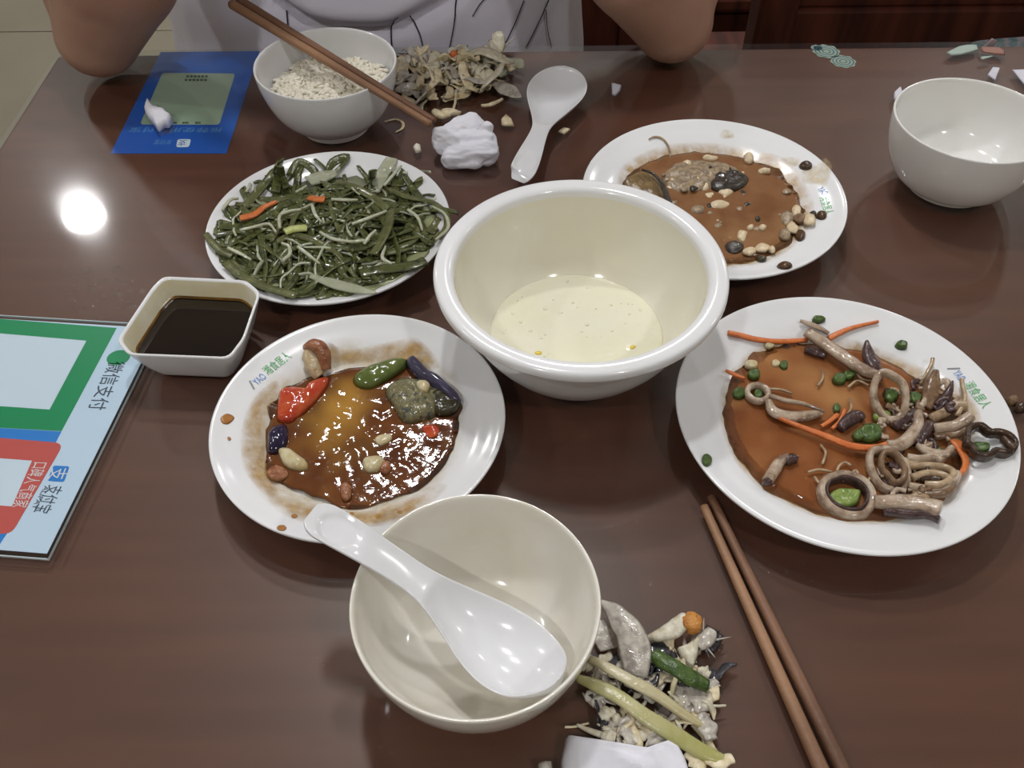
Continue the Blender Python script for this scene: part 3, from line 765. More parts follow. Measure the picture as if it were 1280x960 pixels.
# ------------------------------------------------------------------ chopsticks
BAMB = M('brown_bamboo', (166, 126, 94), (126, 92, 68), rough=.5, sc=9, stretch=(1, 1, 1), detail=6, bump=.2, bsc=300)
BAMB2 = M('brown_bamboo_darker', (136, 98, 74), (98, 68, 50), rough=.5, sc=9, detail=6, bump=.2, bsc=300)
def stick(a, b, ra, rb, lab, mat, grp):
    a, b = Vector(a), Vector(b)
    g = sweep([tuple(a.lerp(b, k/6)) for k in range(7)], [ra+(rb-ra)*k/6 for k in range(7)], [ra+(rb-ra)*k/6 for k in range(7)], 40, 16, p=.8)
    return tag(mk('chopstick', g, mat), lab, 'chopstick', grp)
def ext(p, q, k): return q+(q-p)*k
a, b = at(889, 621, .0028), at(1051, 958, .0040); stick(a, ext(a, b, .5), .0022, .0040, 'right brown chopstick of the pair lying beside the squid plate', BAMB2, 'chopsticks on the table')
a, b = at(880, 633, .0026), at(1026, 960, .0038); stick(a, ext(a, b, .5), .0023, .0040, 'left brown chopstick of the pair lying beside the squid plate', BAMB, 'chopsticks on the table')
a, b = at(543, 151, .0555), at(305, 4, .0665); stick(a, ext(a, b, .03), .0023, .0038, 'far brown chopstick of the pair resting across the bowl of rice', BAMB2, 'chopsticks on the rice bowl')
a, b = at(538, 155, .0555), at(296, 9, .0660); stick(a, ext(a, b, .03), .0023, .0038, 'near brown chopstick of the pair resting across the bowl of rice', BAMB, 'chopsticks on the rice bowl')

# ------------------------------------------------------------------ food: materials
RICEM = M('cooked_rice', (240, 235, 220), (234, 226, 206), rough=.5, sc=144)
SOUPM = M('thin_pale_soup', (234, 231, 212), (231, 228, 200), rough=.05, sc=26, bump=.3, bsc=110, lo=.3, hi=.75)
EGGM = M('egg_yellow', (226, 200, 84), rough=.3); KELP = M('dark_green_kelp', (74, 80, 44), (50, 57, 32), rough=.2, sc=160, c3=(88, 93, 50), bump=.3, bsc=384, coat=.3)
KELP2 = M('olive_kelp', (108, 110, 70), (82, 86, 52), rough=.2, sc=160, bump=.3, bsc=384, coat=.3)
SPROUT = M('bean_sprout_white', (204, 204, 184), (176, 182, 152), rough=.2, sc=192, sss=.3, coat=.2)
CARR = M('orange_carrot', (214, 124, 68), (198, 104, 52), rough=.25, sc=216, bump=.2, bsc=480)
CELERY = M('pale_celery', (186, 198, 110), (204, 206, 150), rough=.22, sc=168)
CABB = M('translucent_cabbage', (206, 206, 184), (186, 192, 160), alpha=.6, rough=.18, sc=144, sss=.2)
BRSAUCE = M('brown_gravy', (108, 64, 34), (82, 46, 30), rough=.07, sc=30, c3=(98, 56, 30), bump=.15, bsc=180, tintc=(176, 130, 58), coat=.3)
FSAUCE = M('fish_gravy', (134, 94, 64), (118, 78, 50), rough=.1, sc=40, c3=(128, 88, 58), bump=.35, bsc=140, tintc=(168, 130, 90))
OSAUCE = M('orange_brown_sauce', (140, 86, 50), (120, 70, 40), rough=.06, sc=30, c3=(132, 78, 44), bump=.3, bsc=110, tintc=(180, 130, 82), coat=.3)
SMEAR = M('dried_sauce_smear', (200, 166, 108), (180, 138, 72), rough=.3, sc=288, lo=.4, hi=.62, anoise=(110, .12, .75))
SAUCEDROP = M('tan_gravy_drop', (176, 122, 66), (158, 104, 52), rough=.2, sc=200)
SMEARP = M('pale_sauce_smear', (212, 194, 150), (200, 174, 122), rough=.3, sc=288, anoise=(110, .05, .55))
REDPEP = M('red_pepper', (176, 56, 36), (190, 88, 50), rough=.14, sc=144, bump=.4, bsc=150, coat=.4)
GRNPEP = M('green_pepper', (100, 112, 58), (84, 96, 46), rough=.16, sc=144, bump=.2, bsc=160, coat=.3)
EGGSKIN = M('purple_eggplant_skin', (46, 38, 66), (30, 25, 44), rough=.12, sc=40, coat=.4); EGGSKIN2 = M('dull_purple_eggplant_skin', (78, 72, 98), (56, 52, 70), rough=.2, sc=50, coat=.3)
EGGFL = M('eggplant_flesh', (104, 102, 84), (70, 74, 72), rough=.16, sc=264, c3=(124, 116, 78), bump=.6, bsc=320, coat=.3)
OLIVE = M('dark_olive_eggplant_rind', (62, 58, 34), (44, 42, 28), rough=.15, sc=288, bump=.4, bsc=480, coat=.3)
MEAT = M('browned_meat', (132, 78, 52), (164, 114, 82), rough=.22, sc=216, bump=.3, bsc=352); MEATP = M('pale_meat', (196, 178, 146), (176, 150, 112), rough=.25, sc=216, bump=.3, bsc=352)
GARL = M('garlic', (206, 196, 162), (186, 166, 118), rough=.25, sc=168, sss=.2)
SQUIDW = M('squid_flesh', (192, 174, 154), (124, 100, 82), rough=.16, sc=110, c3=(172, 150, 128), bump=.45, bsc=300, coat=.5)
SQUIDP = M('purple_squid_skin', (84, 62, 58), (56, 40, 42), rough=.2, sc=312, bump=.3, bsc=416, coat=.2)
MUSH = M('braised_mushroom', (140, 112, 86), (98, 74, 56), rough=.22, sc=216, bump=.25, bsc=260, coat=.2); MUSHD = M('dark_braised_mushroom', (78, 58, 44), (52, 38, 30), rough=.22, sc=216, bump=.25, bsc=260, coat=.2)
ENOKI = M('enoki_tan', (190, 166, 134), (138, 112, 86), coat=.3, rough=.2, sc=168)
SCAL = M('green_scallion', (84, 106, 48), (52, 76, 34), rough=.28, sc=216, bump=.4, bsc=416); SCALL = M('light_green_leek', (140, 156, 84), (108, 132, 64), rough=.2, sc=216)
FISHFL = M('grey_fish_flesh', (166, 146, 118), (122, 106, 90), rough=.25, sc=264, c3=(148, 128, 102), bump=.5, bsc=320); FISHSK = M('dark_fish_skin', (70, 62, 54), (46, 42, 40), rough=.16, sc=288, bump=.3, bsc=416, coat=.3)
FISHW = M('white_fish_flake', (222, 204, 172), (206, 182, 146), rough=.3, sc=216, bump=.4, bsc=384); BEAN = M('brown_bean', (88, 62, 40), (64, 44, 30), rough=.25, sc=216)
BONE = M('fish_bone_cream', (222, 216, 198), (194, 182, 152), rough=.35, sc=216, bump=.3, bsc=384); BONEG = M('greyish_fish_skin', (204, 198, 186), (156, 148, 140), rough=.2, sc=192, c3=(188, 180, 168), bump=.3, bsc=320, coat=.3)
BONET = M('tan_fish_scrap', (238, 226, 196), (206, 186, 144), rough=.35, sc=216, bump=.5, bsc=384); FIND = M('dark_fish_fin', (74, 72, 76), (46, 46, 52), rough=.2, sc=288, coat=.3)
STALK = M('cream_vegetable_stalk', (206, 198, 166), (186, 174, 130), rough=.28, sc=50, stretch=(1, 1, 1), bump=.2, bsc=320); STALKG = M('yellow_green_stalk', (198, 192, 148), (170, 166, 104), rough=.25, sc=50, bump=.2, bsc=320)
TISS = M('white_tissue', (236, 235, 242), (228, 227, 236), rough=.95, sc=30, bump=.1, bsc=480)
ORNG = M('orange_roe', (206, 144, 70), (184, 116, 52), rough=.3, sc=200, bump=.6, bsc=640)

def pool(name, D, pix, level, mat, lab, cat='sauce', tints=None, amp=.0004, wob=.05, seed=1, thick=.0004, n=96):
    O = [D.on(*q, level) for q in pix]
    T = [(D.on(*q[:2]).x, D.on(*q[:2]).y, q[2], q[3]) for q in tints] if tints else None
    g = blob(O, D.z, thick, n=n, K=22, amp=amp, fr=170, seed=seed, level=ZT+.0072+level, wob=wob, tints=T)
    return tag(mk(name, g, mat), lab, cat, kind='stuff')
def film_geo(D, poly, step, fade, th):
    xs = [q[0] for q in poly]; ys = [q[1] for q in poly]; n = len(poly); V, F, T, ix = [], [], [], {}
    def inside(x, y):
        c = False
        for k in range(n):
            (x1, y1), (x2, y2) = poly[k], poly[k-1]
            if (y1 > y) != (y2 > y) and x < (x2-x1)*(y-y1)/(y2-y1)+x1: c = not c
        return c
    def dist(x, y):
        m = 9
        for k in range(n):
            (x1, y1), (x2, y2) = poly[k], poly[k-1]; dx, dy = x2-x1, y2-y1; l = dx*dx+dy*dy or 1e-12
            t = max(0, min(1, ((x-x1)*dx+(y-y1)*dy)/l)); m = min(m, math.hypot(x-x1-t*dx, y-y1-t*dy))
        return m
    nx, ny = int((max(xs)-min(xs))/step)+2, int((max(ys)-min(ys))/step)+2
    for a in range(nx):
        for b in range(ny):
            x, y = min(xs)+a*step, min(ys)+b*step
            if inside(x, y):
                ix[a, b] = len(V); V.append(Vector((x, y, D.z(x, y)+th))); T.append(min(1, dist(x, y)/fade))
    for (a, b) in list(ix):
        q = [(a, b), (a+1, b), (a+1, b+1), (a, b+1)]
        if all(k in ix for k in q): F.append(tuple(ix[k] for k in q))
    return V, F, T
def smear(name, D, pix, mat, lab, seed=0, th=.0002, fade=.003, step=.0009):
    """a thin film of dried gravy that thins out towards its outline"""
    poly = [(q[0], q[1]) for q in cr([tuple(D.on(*q))[:2] for q in pix], 72, True)]
    return tag(mk(name, film_geo(D, poly, step, fade, th), mat), lab, 'stain', kind='stuff')
def drop(name, D, pix, mat, lab, seed=0, th=.0008):
    O = [D.on(*q) for q in pix]; g = blob(O, D.z, th, n=40, K=6, pw=4, amp=.0001, fr=400, seed=seed, wob=.05)
    return tag(mk(name, g, mat), lab, 'stain', kind='stuff')
def food(name, g, mat, lab, cat, grp=None, parent=None):
    o = mk(name, g, mat, parent); return tag(o, lab, cat, grp) if parent is None else o
def pts(D, P, e):              # photograph places at height e above the dish (e may be per point)
    return [tuple(D.on(q[0], q[1], q[2] if len(q) > 2 else e)) for q in P]
class Flat:
    def z(s, x, y): return ZT
    def on(s, px, py, e=0.0): return at(px, py, e)
TAB = Flat()

# ------------------------------------------------------------------ soup, rice
g = blob([(BX+.0558*math.cos(a*PI/24), BY+.0558*math.sin(a*PI/24)) for a in range(48)], lambda x, y: ZT+.0210, .0014, n=96, K=30, pw=40, amp=.00045, fr=90)
tag(mk('soup', g, SOUPM), 'pale yellow soup left in the bottom of the large serving bowl', 'soup', kind='stuff')
for k, (x, y) in enumerate(((673, 441), (791, 434))):
    food('egg_flake', chunk(at(x, y, .0226), (.0022, .0014, .0008), .6*k, k, .4, 2, 2), EGGM, ('left', 'right')[k]+' yellow egg flake floating near the front of the soup', 'egg', 'egg flakes in the soup')
bub = []
for k in range(40):
    a = rnd.random()*2*PI; r = .050*math.sqrt(rnd.random()); q = rnd.uniform(.0006, .0015)
    bub.append(chunk((BX+r*math.cos(a), BY+r*math.sin(a), ZT+.0224), (q, q, q*.6), 0, k, 0, 1, 2))
tag(mk('soup_bubbles', join(*bub), SOUPM), 'small oil bubbles scattered over the pale soup', 'bubbles', kind='stuff')

RX, RY = -.1493, .6837
def rice_h(x, y):
    dx, dy = (x-RX), (y-RY); r = math.hypot(dx, dy)
    return ZT+.0415-.004*(r/.05)**2+.006*noise.noise(Vector((x*45, y*45, 2)))+.10*dx*.4-.04*dy
gr = [blob([(RX+.0475*math.cos(a*PI/18), RY+.0475*math.sin(a*PI/18)) for a in range(36)], lambda x, y: ZT+.026, .012, n=48, K=8)]
gr[0] = ([Vector((v.x, v.y, rice_h(v.x, v.y)-.0008)) if v.z > ZT+.027 else v for v in gr[0][0]], gr[0][1])
for k in range(1000):
    a = rnd.random()*2*PI; r = .049*math.sqrt(rnd.random()); x, y = RX+r*math.cos(a), RY+r*math.sin(a)
    z = rice_h(x, y)+rnd.uniform(-.0012, .0012); th = rnd.random()*PI; d = Vector((math.cos(th), math.sin(th), rnd.uniform(-.35, .35)))*.0032
    gr.append(sweep([Vector((x, y, z))-d, Vector((x, y, z)), Vector((x, y, z))+d], [.0010, .0017, .0010], [.0010, .0016, .0010], 4, 6))
tag(mk('cooked_rice', join(*gr), RICEM), 'cooked white rice half filling the small bowl', 'rice', kind='stuff')

# ------------------------------------------------------------------ plate of kelp and bean sprouts
pool('kelp_juice', VEG, [(275, 300), (310, 260), (380, 225), (470, 222), (540, 260), (545, 300), (500, 345), (420, 370), (340, 360), (290, 330)], .0014,
     M('greenish_cooking_juice', (176, 178, 140), (150, 156, 112), rough=.06, sc=40), 'thin greenish juice under the heap of kelp', 'juice')
def mound(x, y):
    d = math.hypot((x-VEG.x)/.074, (y-VEG.y+.004)/.066)
    return VEG.z(x, y)+max(0, .021*(1-d**2.2))*(1+.35*noise.noise(Vector((x*35, y*35, 3))))
VR = random.Random(21)
def heap_strand(name, L, a, b, mat, lab, cat, grp, wavy, R=.066, top=0.0, p=1.0, spread=1.0):
    th = VR.random()*2*PI; r = R*math.sqrt(VR.random()); x, y = VEG.x+r*math.cos(th), VEG.y-.008+r*.80*math.sin(th)
    d = VR.random()*2*PI; cv = VR.uniform(-wavy, wavy); lift = VR.uniform(-1, .6)*.004+top; P = []; n = 6
    for k in range(n):
        z = mound(x, y)+lift+VR.uniform(-.0016, .0016)
        rr = math.hypot(x-VEG.x, y-VEG.y)
        if rr > .080: x, y = VEG.x+(x-VEG.x)*.080/rr, VEG.y+(y-VEG.y)*.080/rr
        P.append((x, y, max(z, VEG.z(x, y)+b)))
        st = L/(n-1); x += st*math.cos(d); y += st*math.sin(d); d += cv+VR.uniform(-.25, .25)
        if math.hypot(x-VEG.x, y-VEG.y) > .079:      # turn back at the rim
            d = math.atan2(VEG.y-y, VEG.x-x)+VR.uniform(-.9, .9)
    return food(name, sweep(P, [a*.95, a, a, a*.9, a*.9], [b]*5, 24, 8, roll=[VR.uniform(-.9, .9) for _ in range(4)], p=p, seed=VR.random()*9, amp=.15), mat, lab, cat, grp)
for k in range(160):
    heap_strand('kelp_strip', VR.uniform(.035, .085), VR.uniform(.0018, .0036), .0008, KELP if VR.random() < .72 else KELP2,
                'glossy green kelp strip tangled in the heap on its plate', 'kelp', 'kelp strips heaped on the plate', .5)
for k in range(64):
    heap_strand('bean_sprout', VR.uniform(.018, .04), VR.uniform(.0007, .0014), VR.uniform(.0007, .0012), SPROUT if k % 3 else CABB,
                'thin white bean sprout tangled among the kelp strips', 'bean sprout', 'bean sprouts among the kelp', .45, top=.0008)
def vfood(name, P, a, b, mat, lab, cat, grp=None, roll=0.0, n=24, e=.012):
    Q = []; up_ = .0062 if 'carrot' in name or 'celery' in name else (.0052 if 'sprout' in name else .0042)
    for q in P:
        p = VEG.on(q[0], q[1], e); h = q[2] if len(q) > 2 else None
        if h is None:
            for _ in range(8): hh = mound(p.x, p.y)-ZT+up_; p = at(q[0], q[1], hh)
        else: p = at(q[0], q[1], h)
        Q.append(tuple(p))
    return food(name, sweep(Q, a, b, n, 8, roll=roll, amp=.12, seed=len(bpy.data.objects)), mat, lab, cat, grp)
KS = 'kelp strips lying loose over the heap'
vfood('kelp_strip', [(306, 258), (322, 240), (340, 218), (346, 204, .034)], .0034, .0009, KELP2, 'broad olive kelp strip reaching up to the top left of the heap', 'kelp', KS, .4)
vfood('kelp_strip', [(344, 240), (347, 225), (349, 212), (352, 200, .036)], .0036, .0009, KELP, 'upright dark kelp tip highest at the left of the heap', 'kelp', KS, .3)
vfood('kelp_strip', [(358, 235), (353, 222), (350, 208, .033)], .003, .0009, KELP, 'short dark kelp strip leaning beside the upright kelp tip', 'kelp', KS, -.4)
vfood('kelp_strip', [(257, 292, .0215), (266, 304), (276, 314), (290, 320)], .0026, .0009, KELP2, 'olive kelp strip poking over the left rim of its plate', 'kelp', KS)
vfood('kelp_strip', [(282, 328), (300, 343), (330, 358), (370, 370)], .0034, .0009, KELP2, 'long olive kelp strip along the front left rim', 'kelp', KS)
vfood('kelp_strip', [(464, 238), (465, 225), (466, 213, .036)], .0032, .0009, KELP, 'square-ended kelp stub standing up at the back of the heap', 'kelp', KS)
vfood('kelp_strip', [(506, 221, .026), (515, 234), (525, 248)], .0032, .0010, KELP, 'straight kelp strip on the bare back right of its plate', 'kelp', KS)
vfood('kelp_strip', [(419, 228), (440, 233), (466, 247), (484, 262)], .0034, .0010, KELP2, 'thick olive kelp strip lying near the second carrot shred', 'kelp', KS, .3)
vfood('kelp_strip', [(486, 236), (508, 246), (538, 252), (556, 266), (559, 282), (548, 298)], .0026, .0009, KELP2, 'long olive kelp strip arching round the right rim', 'kelp', KS)
vfood('kelp_strip', [(540, 262), (554, 262), (566, 264, .022), (572, 266, .020)], .0030, .0009, KELP, 'dark kelp end sticking out over the right rim', 'kelp', KS)
vfood('kelp_strip', [(488, 262), (484, 285), (474, 305), (466, 318)], .0042, .0010, KELP2, 'wide olive kelp strip curling down the right of the heap', 'kelp', KS, .3)
vfood('kelp_strip', [(450, 342), (480, 336), (515, 332), (532, 326)], .0048, .0012, KELP, 'wide dark kelp strip along the front right', 'kelp', KS)
vfood('carrot_shred', [(300, 273), (318, 268), (330, 259), (346, 252)], [.0032, .0034, .0026, .0018], .0014, CARR, 'bent orange carrot shred at the left of the kelp heap', 'carrot', 'carrot shreds on the kelp')
vfood('carrot_shred', [(387, 247), (397, 249), (406, 249)], .0034, .0014, CARR, 'short orange carrot shred at the middle back of the kelp heap', 'carrot', 'carrot shreds on the kelp')
vfood('celery_piece', [(356, 290), (368, 286), (383, 285)], .0034, .0018, CELERY, 'light yellow-green vegetable piece in the middle of the kelp heap', 'vegetable')
vfood('cabbage_piece', [(378, 356, .014), (395, 354, .014), (412, 360, .013)], [.004, .006, .004], .0014, CELERY, 'pale green cabbage piece at the front of the kelp heap', 'cabbage', 'cabbage pieces at the front of the kelp')
vfood('cabbage_piece', [(388, 345), (420, 355), (448, 362), (470, 366)], [.002, .005, .004, .001], .001, CABB, 'translucent white cabbage piece at the front of the kelp heap', 'cabbage', 'cabbage pieces at the front of the kelp')
vfood('cabbage_piece', [(332, 346, .013), (342, 352, .013), (346, 360, .012)], [.003, .0045, .003], .0012, CABB, 'small pale cabbage piece by the front left rim', 'cabbage', 'cabbage pieces at the front of the kelp')
vfood('cabbage_piece', [(385, 226), (405, 220), (420, 216), (424, 210, .022)], [.007, .008, .004, .002], .0012, CABB, 'limp whitish cabbage leaf at the back of the kelp plate', 'cabbage', 'cabbage pieces at the back of the kelp')
vfood('cabbage_piece', [(468, 240), (476, 222), (484, 208), (490, 198, .022)], [.004, .006, .006, .005], .001, CABB, 'broad translucent cabbage strip at the back right rim', 'cabbage', 'cabbage pieces at the back of the kelp')
SPG = 'bean sprouts lying loose over the heap'
for P, lab in (([(350, 285), (349, 272), (356, 262)], 'curved white sprout left of the yellow-green vegetable piece'), ([(350, 268), (362, 264), (376, 262)], 'white sprout just right of the left carrot shred'),
               ([(390, 256), (394, 268), (402, 278)], 'white sprout hanging below the second carrot shred'), ([(414, 249), (435, 250), (447, 250)], 'straight pale sprout lying right of the second carrot shred'),
               ([(440, 280), (462, 272), (483, 264)], 'long white sprout slanting across the right half of the heap'), ([(300, 288), (320, 283), (336, 280), (345, 290)], 'white sprout under the left carrot shred'),
               ([(400, 290), (415, 298), (440, 302), (462, 300)], 'long pale sprout crossing the middle of the heap'), ([(455, 305), (462, 295), (470, 288)], 'short white sprout right of the heap middle'),
               ([(354, 325), (362, 318), (361, 308), (352, 304)], 'hooked white sprout in the front left of the heap'), ([(372, 308), (385, 318), (400, 330)], 'white sprout slanting down the front of the heap'),
               ([(505, 216), (522, 214), (538, 215, .021)], 'thin sprout sticking out over the back right rim'), ([(480, 232), (492, 218), (502, 207)], 'thin white sprout flat on the back right of the plate'),
               ([(278, 262), (288, 250), (298, 248)], 'thin sprout by the left rim of the kelp plate'), ([(308, 240), (312, 232), (314, 224)], 'sprout tip leaning on the left back of the kelp plate'),
               ([(545, 300), (560, 285), (556, 268), (540, 258)], 'long white sprout curving along the right rim'), ([(510, 262), (522, 272), (528, 288)], 'branching white sprout at the right of the heap'),
               ([(285, 310), (300, 317), (314, 325)], 'white sprout at the front left rim of the heap'), ([(490, 330), (478, 322), (482, 308)], 'bent pale sprout at the front right of the heap')):
    vfood('bean_sprout', P, [.0012, .0014, .0012, .0008], .0011, SPROUT, lab, 'bean sprout', SPG)

# ------------------------------------------------------------------ plate of braised vegetables
smear('sauce_smear', BRA, [(322, 486), (340, 468), (368, 458), (396, 436), (430, 420), (480, 428), (520, 420), (548, 446), (575, 470), (584, 520), (578, 560), (552, 606), (520, 628), (490, 652), (430, 664), (368, 652), (330, 628), (306, 596), (300, 552), (306, 512)], SMEARP, 'pale gravy film spread round the brown gravy on its plate', 1, fade=.012)
smear('sauce_smear', BRA, [(322, 490), (346, 474), (352, 500), (336, 530), (338, 570), (352, 612), (334, 622), (304, 588), (299, 545), (308, 512)], SMEAR, 'tan dried gravy band on the left of the braised plate', 1, .0004, .005)
smear('sauce_smear', BRA, [(398, 448), (412, 428), (432, 436), (470, 430), (520, 422), (546, 446), (548, 462), (500, 458), (440, 458)], SMEAR, 'tan gravy smear along the back of the braised plate', 2, .0004, .005)
smear('sauce_smear', BRA, [(330, 605), (365, 622), (420, 636), (480, 634), (540, 606), (560, 612), (500, 654), (430, 660), (370, 652), (338, 632)], SMEAR, 'pale patchy gravy film along the front of the braised plate', 3, .0004, .006)
drop('sauce_drop', BRA, [(276, 522), (284, 517), (293, 522), (286, 530), (278, 529)], SAUCEDROP, 'round brown gravy drop alone on the left rim', 5)
drop('sauce_drop', BRA, [(284, 547), (287, 546), (289, 549), (286, 551)], SAUCEDROP, 'tiny tan gravy spot below the round drop', 6, .0004)
for k, (x, y, r, w) in enumerate(((473, 645, 4, 'reddish tan gravy spot in front of the gravy'), (368, 645, 3.5, 'left small gravy spot on the front rim'), (352, 660, 5, 'lowest tan gravy spot at the front left rim'), (440, 642, 2.5, 'tiny gravy spot above the spoon handle end'), (336, 596, 3, 'tan gravy spot near the left band'), (500, 640, 3, 'gravy spot right of the reddish tan one'))):
    drop('sauce_drop', BRA, [(x+r*math.cos(a)*1.2, y+r*math.sin(a)*.8) for a in (0, 1, 2, 3, 4, 5.2)], SAUCEDROP, w, 7+k, .0004)
pool('brown_gravy', BRA, [(345, 488), (333, 522), (331, 560), (333, 592), (362, 606), (395, 620), (437, 633), (476, 626), (518, 610), (548, 587), (567, 555), (574, 520), (577, 498), (545, 464), (510, 450), (445, 458), (410, 464), (380, 470)], .0034,
     BRSAUCE, 'glossy brown gravy pooled in the middle of the braised plate', tints=[(428, 515, .015, .9), (410, 545, .014, .45), (440, 490, .010, .5), (440, 570, .014, .2)], amp=.0009, seed=3)
def bfood(name, pix, th, mat, lab, cat, grp=None, e=.003, seed=0, pw=2.4, amp=.0008, parent=None, D=BRA, n=40):
    O = [D.on(q[0], q[1], e) for q in pix]
    g = blob(O, lambda x, y: D.z(x, y)+max(0, e-.0015), th, n=n, K=9, pw=pw, amp=amp, fr=190, seed=seed, wob=.06)
    return food(name, g, mat, lab, cat, grp, parent)
bfood('red_pepper', [(345, 520), (346, 500), (350, 486), (365, 483), (385, 484), (395, 474), (412, 470), (409, 482), (396, 500), (380, 515), (362, 527), (350, 526)], .0052, REDPEP, 'red pepper piece at the back left of the brown gravy', 'pepper', e=.0045, seed=2, amp=.0016)
bfood('red_pepper', [(528, 532), (540, 529), (549, 534), (546, 544), (534, 545)], .002, REDPEP, 'small red pepper bit sunk in the gravy at the right', 'pepper', e=.004, seed=4)
o = empty('meat_stub', BRA.on(395, 460, .004), 'reddish brown meat stub with a pale end standing by the red pepper', 'meat')
mk('browned_tip', sweep(pts(BRA, [(381, 434, .006), (390, 431, .011), (399, 434, .012), (405, 446, .011), (408, 462, .007)], .004), [.0022, .0042, .0048, .0042, .003], [.002, .0035, .004, .0035, .002], 20, 10, amp=.25, seed=2), MEAT, o)
mk('pale_end', sweep(pts(BRA, [(386, 438, .007), (390, 450, .007), (394, 462, .006), (400, 470, .004)], .004), [.004, .0058, .0056, .004], [.003, .0040, .004, .003], 18, 10, amp=.2, seed=5), MEATP, o)
bfood('green_pepper', [(441, 474), (446, 466), (462, 458), (485, 450), (505, 446), (510, 452), (503, 462), (485, 474), (462, 484), (446, 482)], .0060, GRNPEP, 'green pepper slice beside the eggplant on the brown gravy', 'pepper', e=.005, seed=6, amp=.001)
o = empty('eggplant_chunk', BRA.on(535, 500, .003), 'large grey-purple eggplant chunk at the right of the brown gravy', 'eggplant')
bfood('flesh', [(480, 488), (498, 474), (525, 474), (545, 480), (552, 500), (545, 518), (528, 526), (505, 528), (492, 512)], .0090, EGGFL, None, None, e=.004, seed=8, amp=.0035, parent=o, n=56)
bfood('skin_strip', [(507, 452), (514, 444), (520, 450), (530, 462), (550, 472), (572, 492), (577, 500), (570, 506), (552, 492), (530, 480), (514, 466)], .0075, EGGSKIN2, None, None, e=.006, seed=9, parent=o)
bfood('dark_rind', [(535, 492), (552, 488), (574, 500), (570, 514), (554, 520), (538, 514)], .0070, OLIVE, None, None, e=.004, seed=10, amp=.0015, parent=o)
bfood('eggplant_skin', [(336, 540), (345, 532), (358, 530), (361, 545), (358, 560), (348, 567), (336, 566), (334, 554)], .0060, EGGSKIN, 'small shiny dark purple eggplant piece at the left of the gravy', 'eggplant', e=.003, seed=11)
bfood('garlic_clove', [(347, 562), (360, 560), (372, 568), (385, 578), (384, 586), (370, 587), (354, 580)], .0052, GARL, 'long pale garlic clove below the dark purple eggplant piece', 'garlic', e=.004, seed=12)
bfood('garlic_clove', [(453, 575), (464, 570), (478, 571), (482, 580), (472, 589), (456, 588)], .0048, GARL, 'pale garlic chunk in the front middle of the gravy', 'garlic', e=.0045, seed=13)
bfood('garlic_clove', [(468, 547), (480, 541), (490, 543), (488, 551), (474, 556)], .0026, GARL, 'small tan garlic bit near the gravy centre', 'garlic', e=.0045, seed=14)
bfood('meat_bit', [(478, 578), (486, 576), (490, 585), (482, 592), (474, 588)], .0042, MEAT, 'brown meat bit touching the pale garlic chunk', 'meat', e=.0042, seed=15)
bfood('meat_bit', [(424, 610), (432, 602), (440, 610), (438, 622), (428, 624)], .0038, MEAT, 'brown meat bit at the very front of the gravy', 'meat', e=.004, seed=16)
bfood('meat_bit', [(333, 588), (344, 580), (360, 588), (358, 596), (340, 599)], .003, MEAT, 'brown meat bit at the left front of the gravy', 'meat', e=.0035, seed=17)
bfood('garlic_bit', [(520, 478), (530, 474), (538, 480), (534, 490), (524, 488)], .0040, GARL, 'tan garlic bit stuck on the eggplant chunk', 'garlic', e=.011, seed=18)

# ------------------------------------------------------------------ plate of fish gravy
smear('sauce_smear', FIS, [(1000, 222), (1003, 206), (1020, 205), (1034, 215), (1036, 230), (1020, 232), (1004, 230)], SMEARP, 'pale tan film on the right rim of the fish plate', 31)
smear('sauce_smear', FIS, [(898, 170), (904, 161), (916, 164), (919, 172), (906, 175)], SMEARP, 'pale tan smear on the back rim of the fish plate', 32)
smear('sauce_smear', FIS, [(974, 200), (982, 196), (1000, 197), (998, 208), (988, 208)], SMEARP, 'pale tan smear left of the right rim film', 33)
smear('sauce_smear', FIS, [(770, 232), (778, 205), (812, 186), (850, 178), (895, 178), (940, 186), (984, 198), (1010, 232), (1020, 262), (1012, 286), (990, 312), (960, 328), (922, 336), (890, 340), (840, 330), (800, 290), (778, 256)], SMEAR, 'tan film fringing the fish gravy', 34, fade=.007)
pool('fish_gravy', FIS, [(779, 226), (790, 210), (812, 196), (846, 187), (890, 187), (932, 195), (974, 206), (996, 234), (1004, 255), (1002, 272), (988, 300), (960, 316), (922, 325), (890, 330), (850, 312), (810, 280), (786, 250)], .0040,
     FSAUCE, 'opaque brown fish gravy filling the plate behind the soup bowl', tints=[(850, 235, .02, .35), (930, 300, .02, .3), (985, 290, .012, .5)], amp=.0005, seed=5)
F_ = lambda *a, **k: bfood(*a, D=FIS, **k)
o = empty('fish_piece', FIS.on(880, 225, .004), 'grey fish remnant with dark skin in the middle of the brown gravy', 'fish')
F_('flesh', [(826, 222), (842, 204), (870, 200), (900, 202), (924, 210), (928, 222), (900, 234), (868, 240), (838, 238)], .0050, FISHFL, None, None, e=.004, seed=21, amp=.0026, parent=o, n=56)
F_('dark_skin', [(886, 224), (898, 214), (920, 212), (936, 220), (930, 234), (908, 240), (890, 236)], .0050, FISHSK, None, None, e=.005, seed=22, amp=.002, parent=o)
o = empty('fish_tail', FIS.on(805, 235, .004), 'brown fish tail with a dark curved fin edge at the left of the gravy', 'fish')
F_('flesh', [(780, 226), (796, 214), (812, 212), (824, 224), (832, 244), (815, 248), (792, 240)], .0040, M('olive_brown_fish', (132, 108, 70), (104, 84, 56), rough=.25, sc=120, bump=.4, bsc=240), None, None, e=.004, seed=23, amp=.001, parent=o)
mk('fin_edge', sweep(pts(FIS, [(802, 212), (816, 217), (828, 230), (834, 246), (838, 254)], .0095), [.0004, .0010, .0016, .0022, .0016], .0012, 20, 8), FISHSK, o)
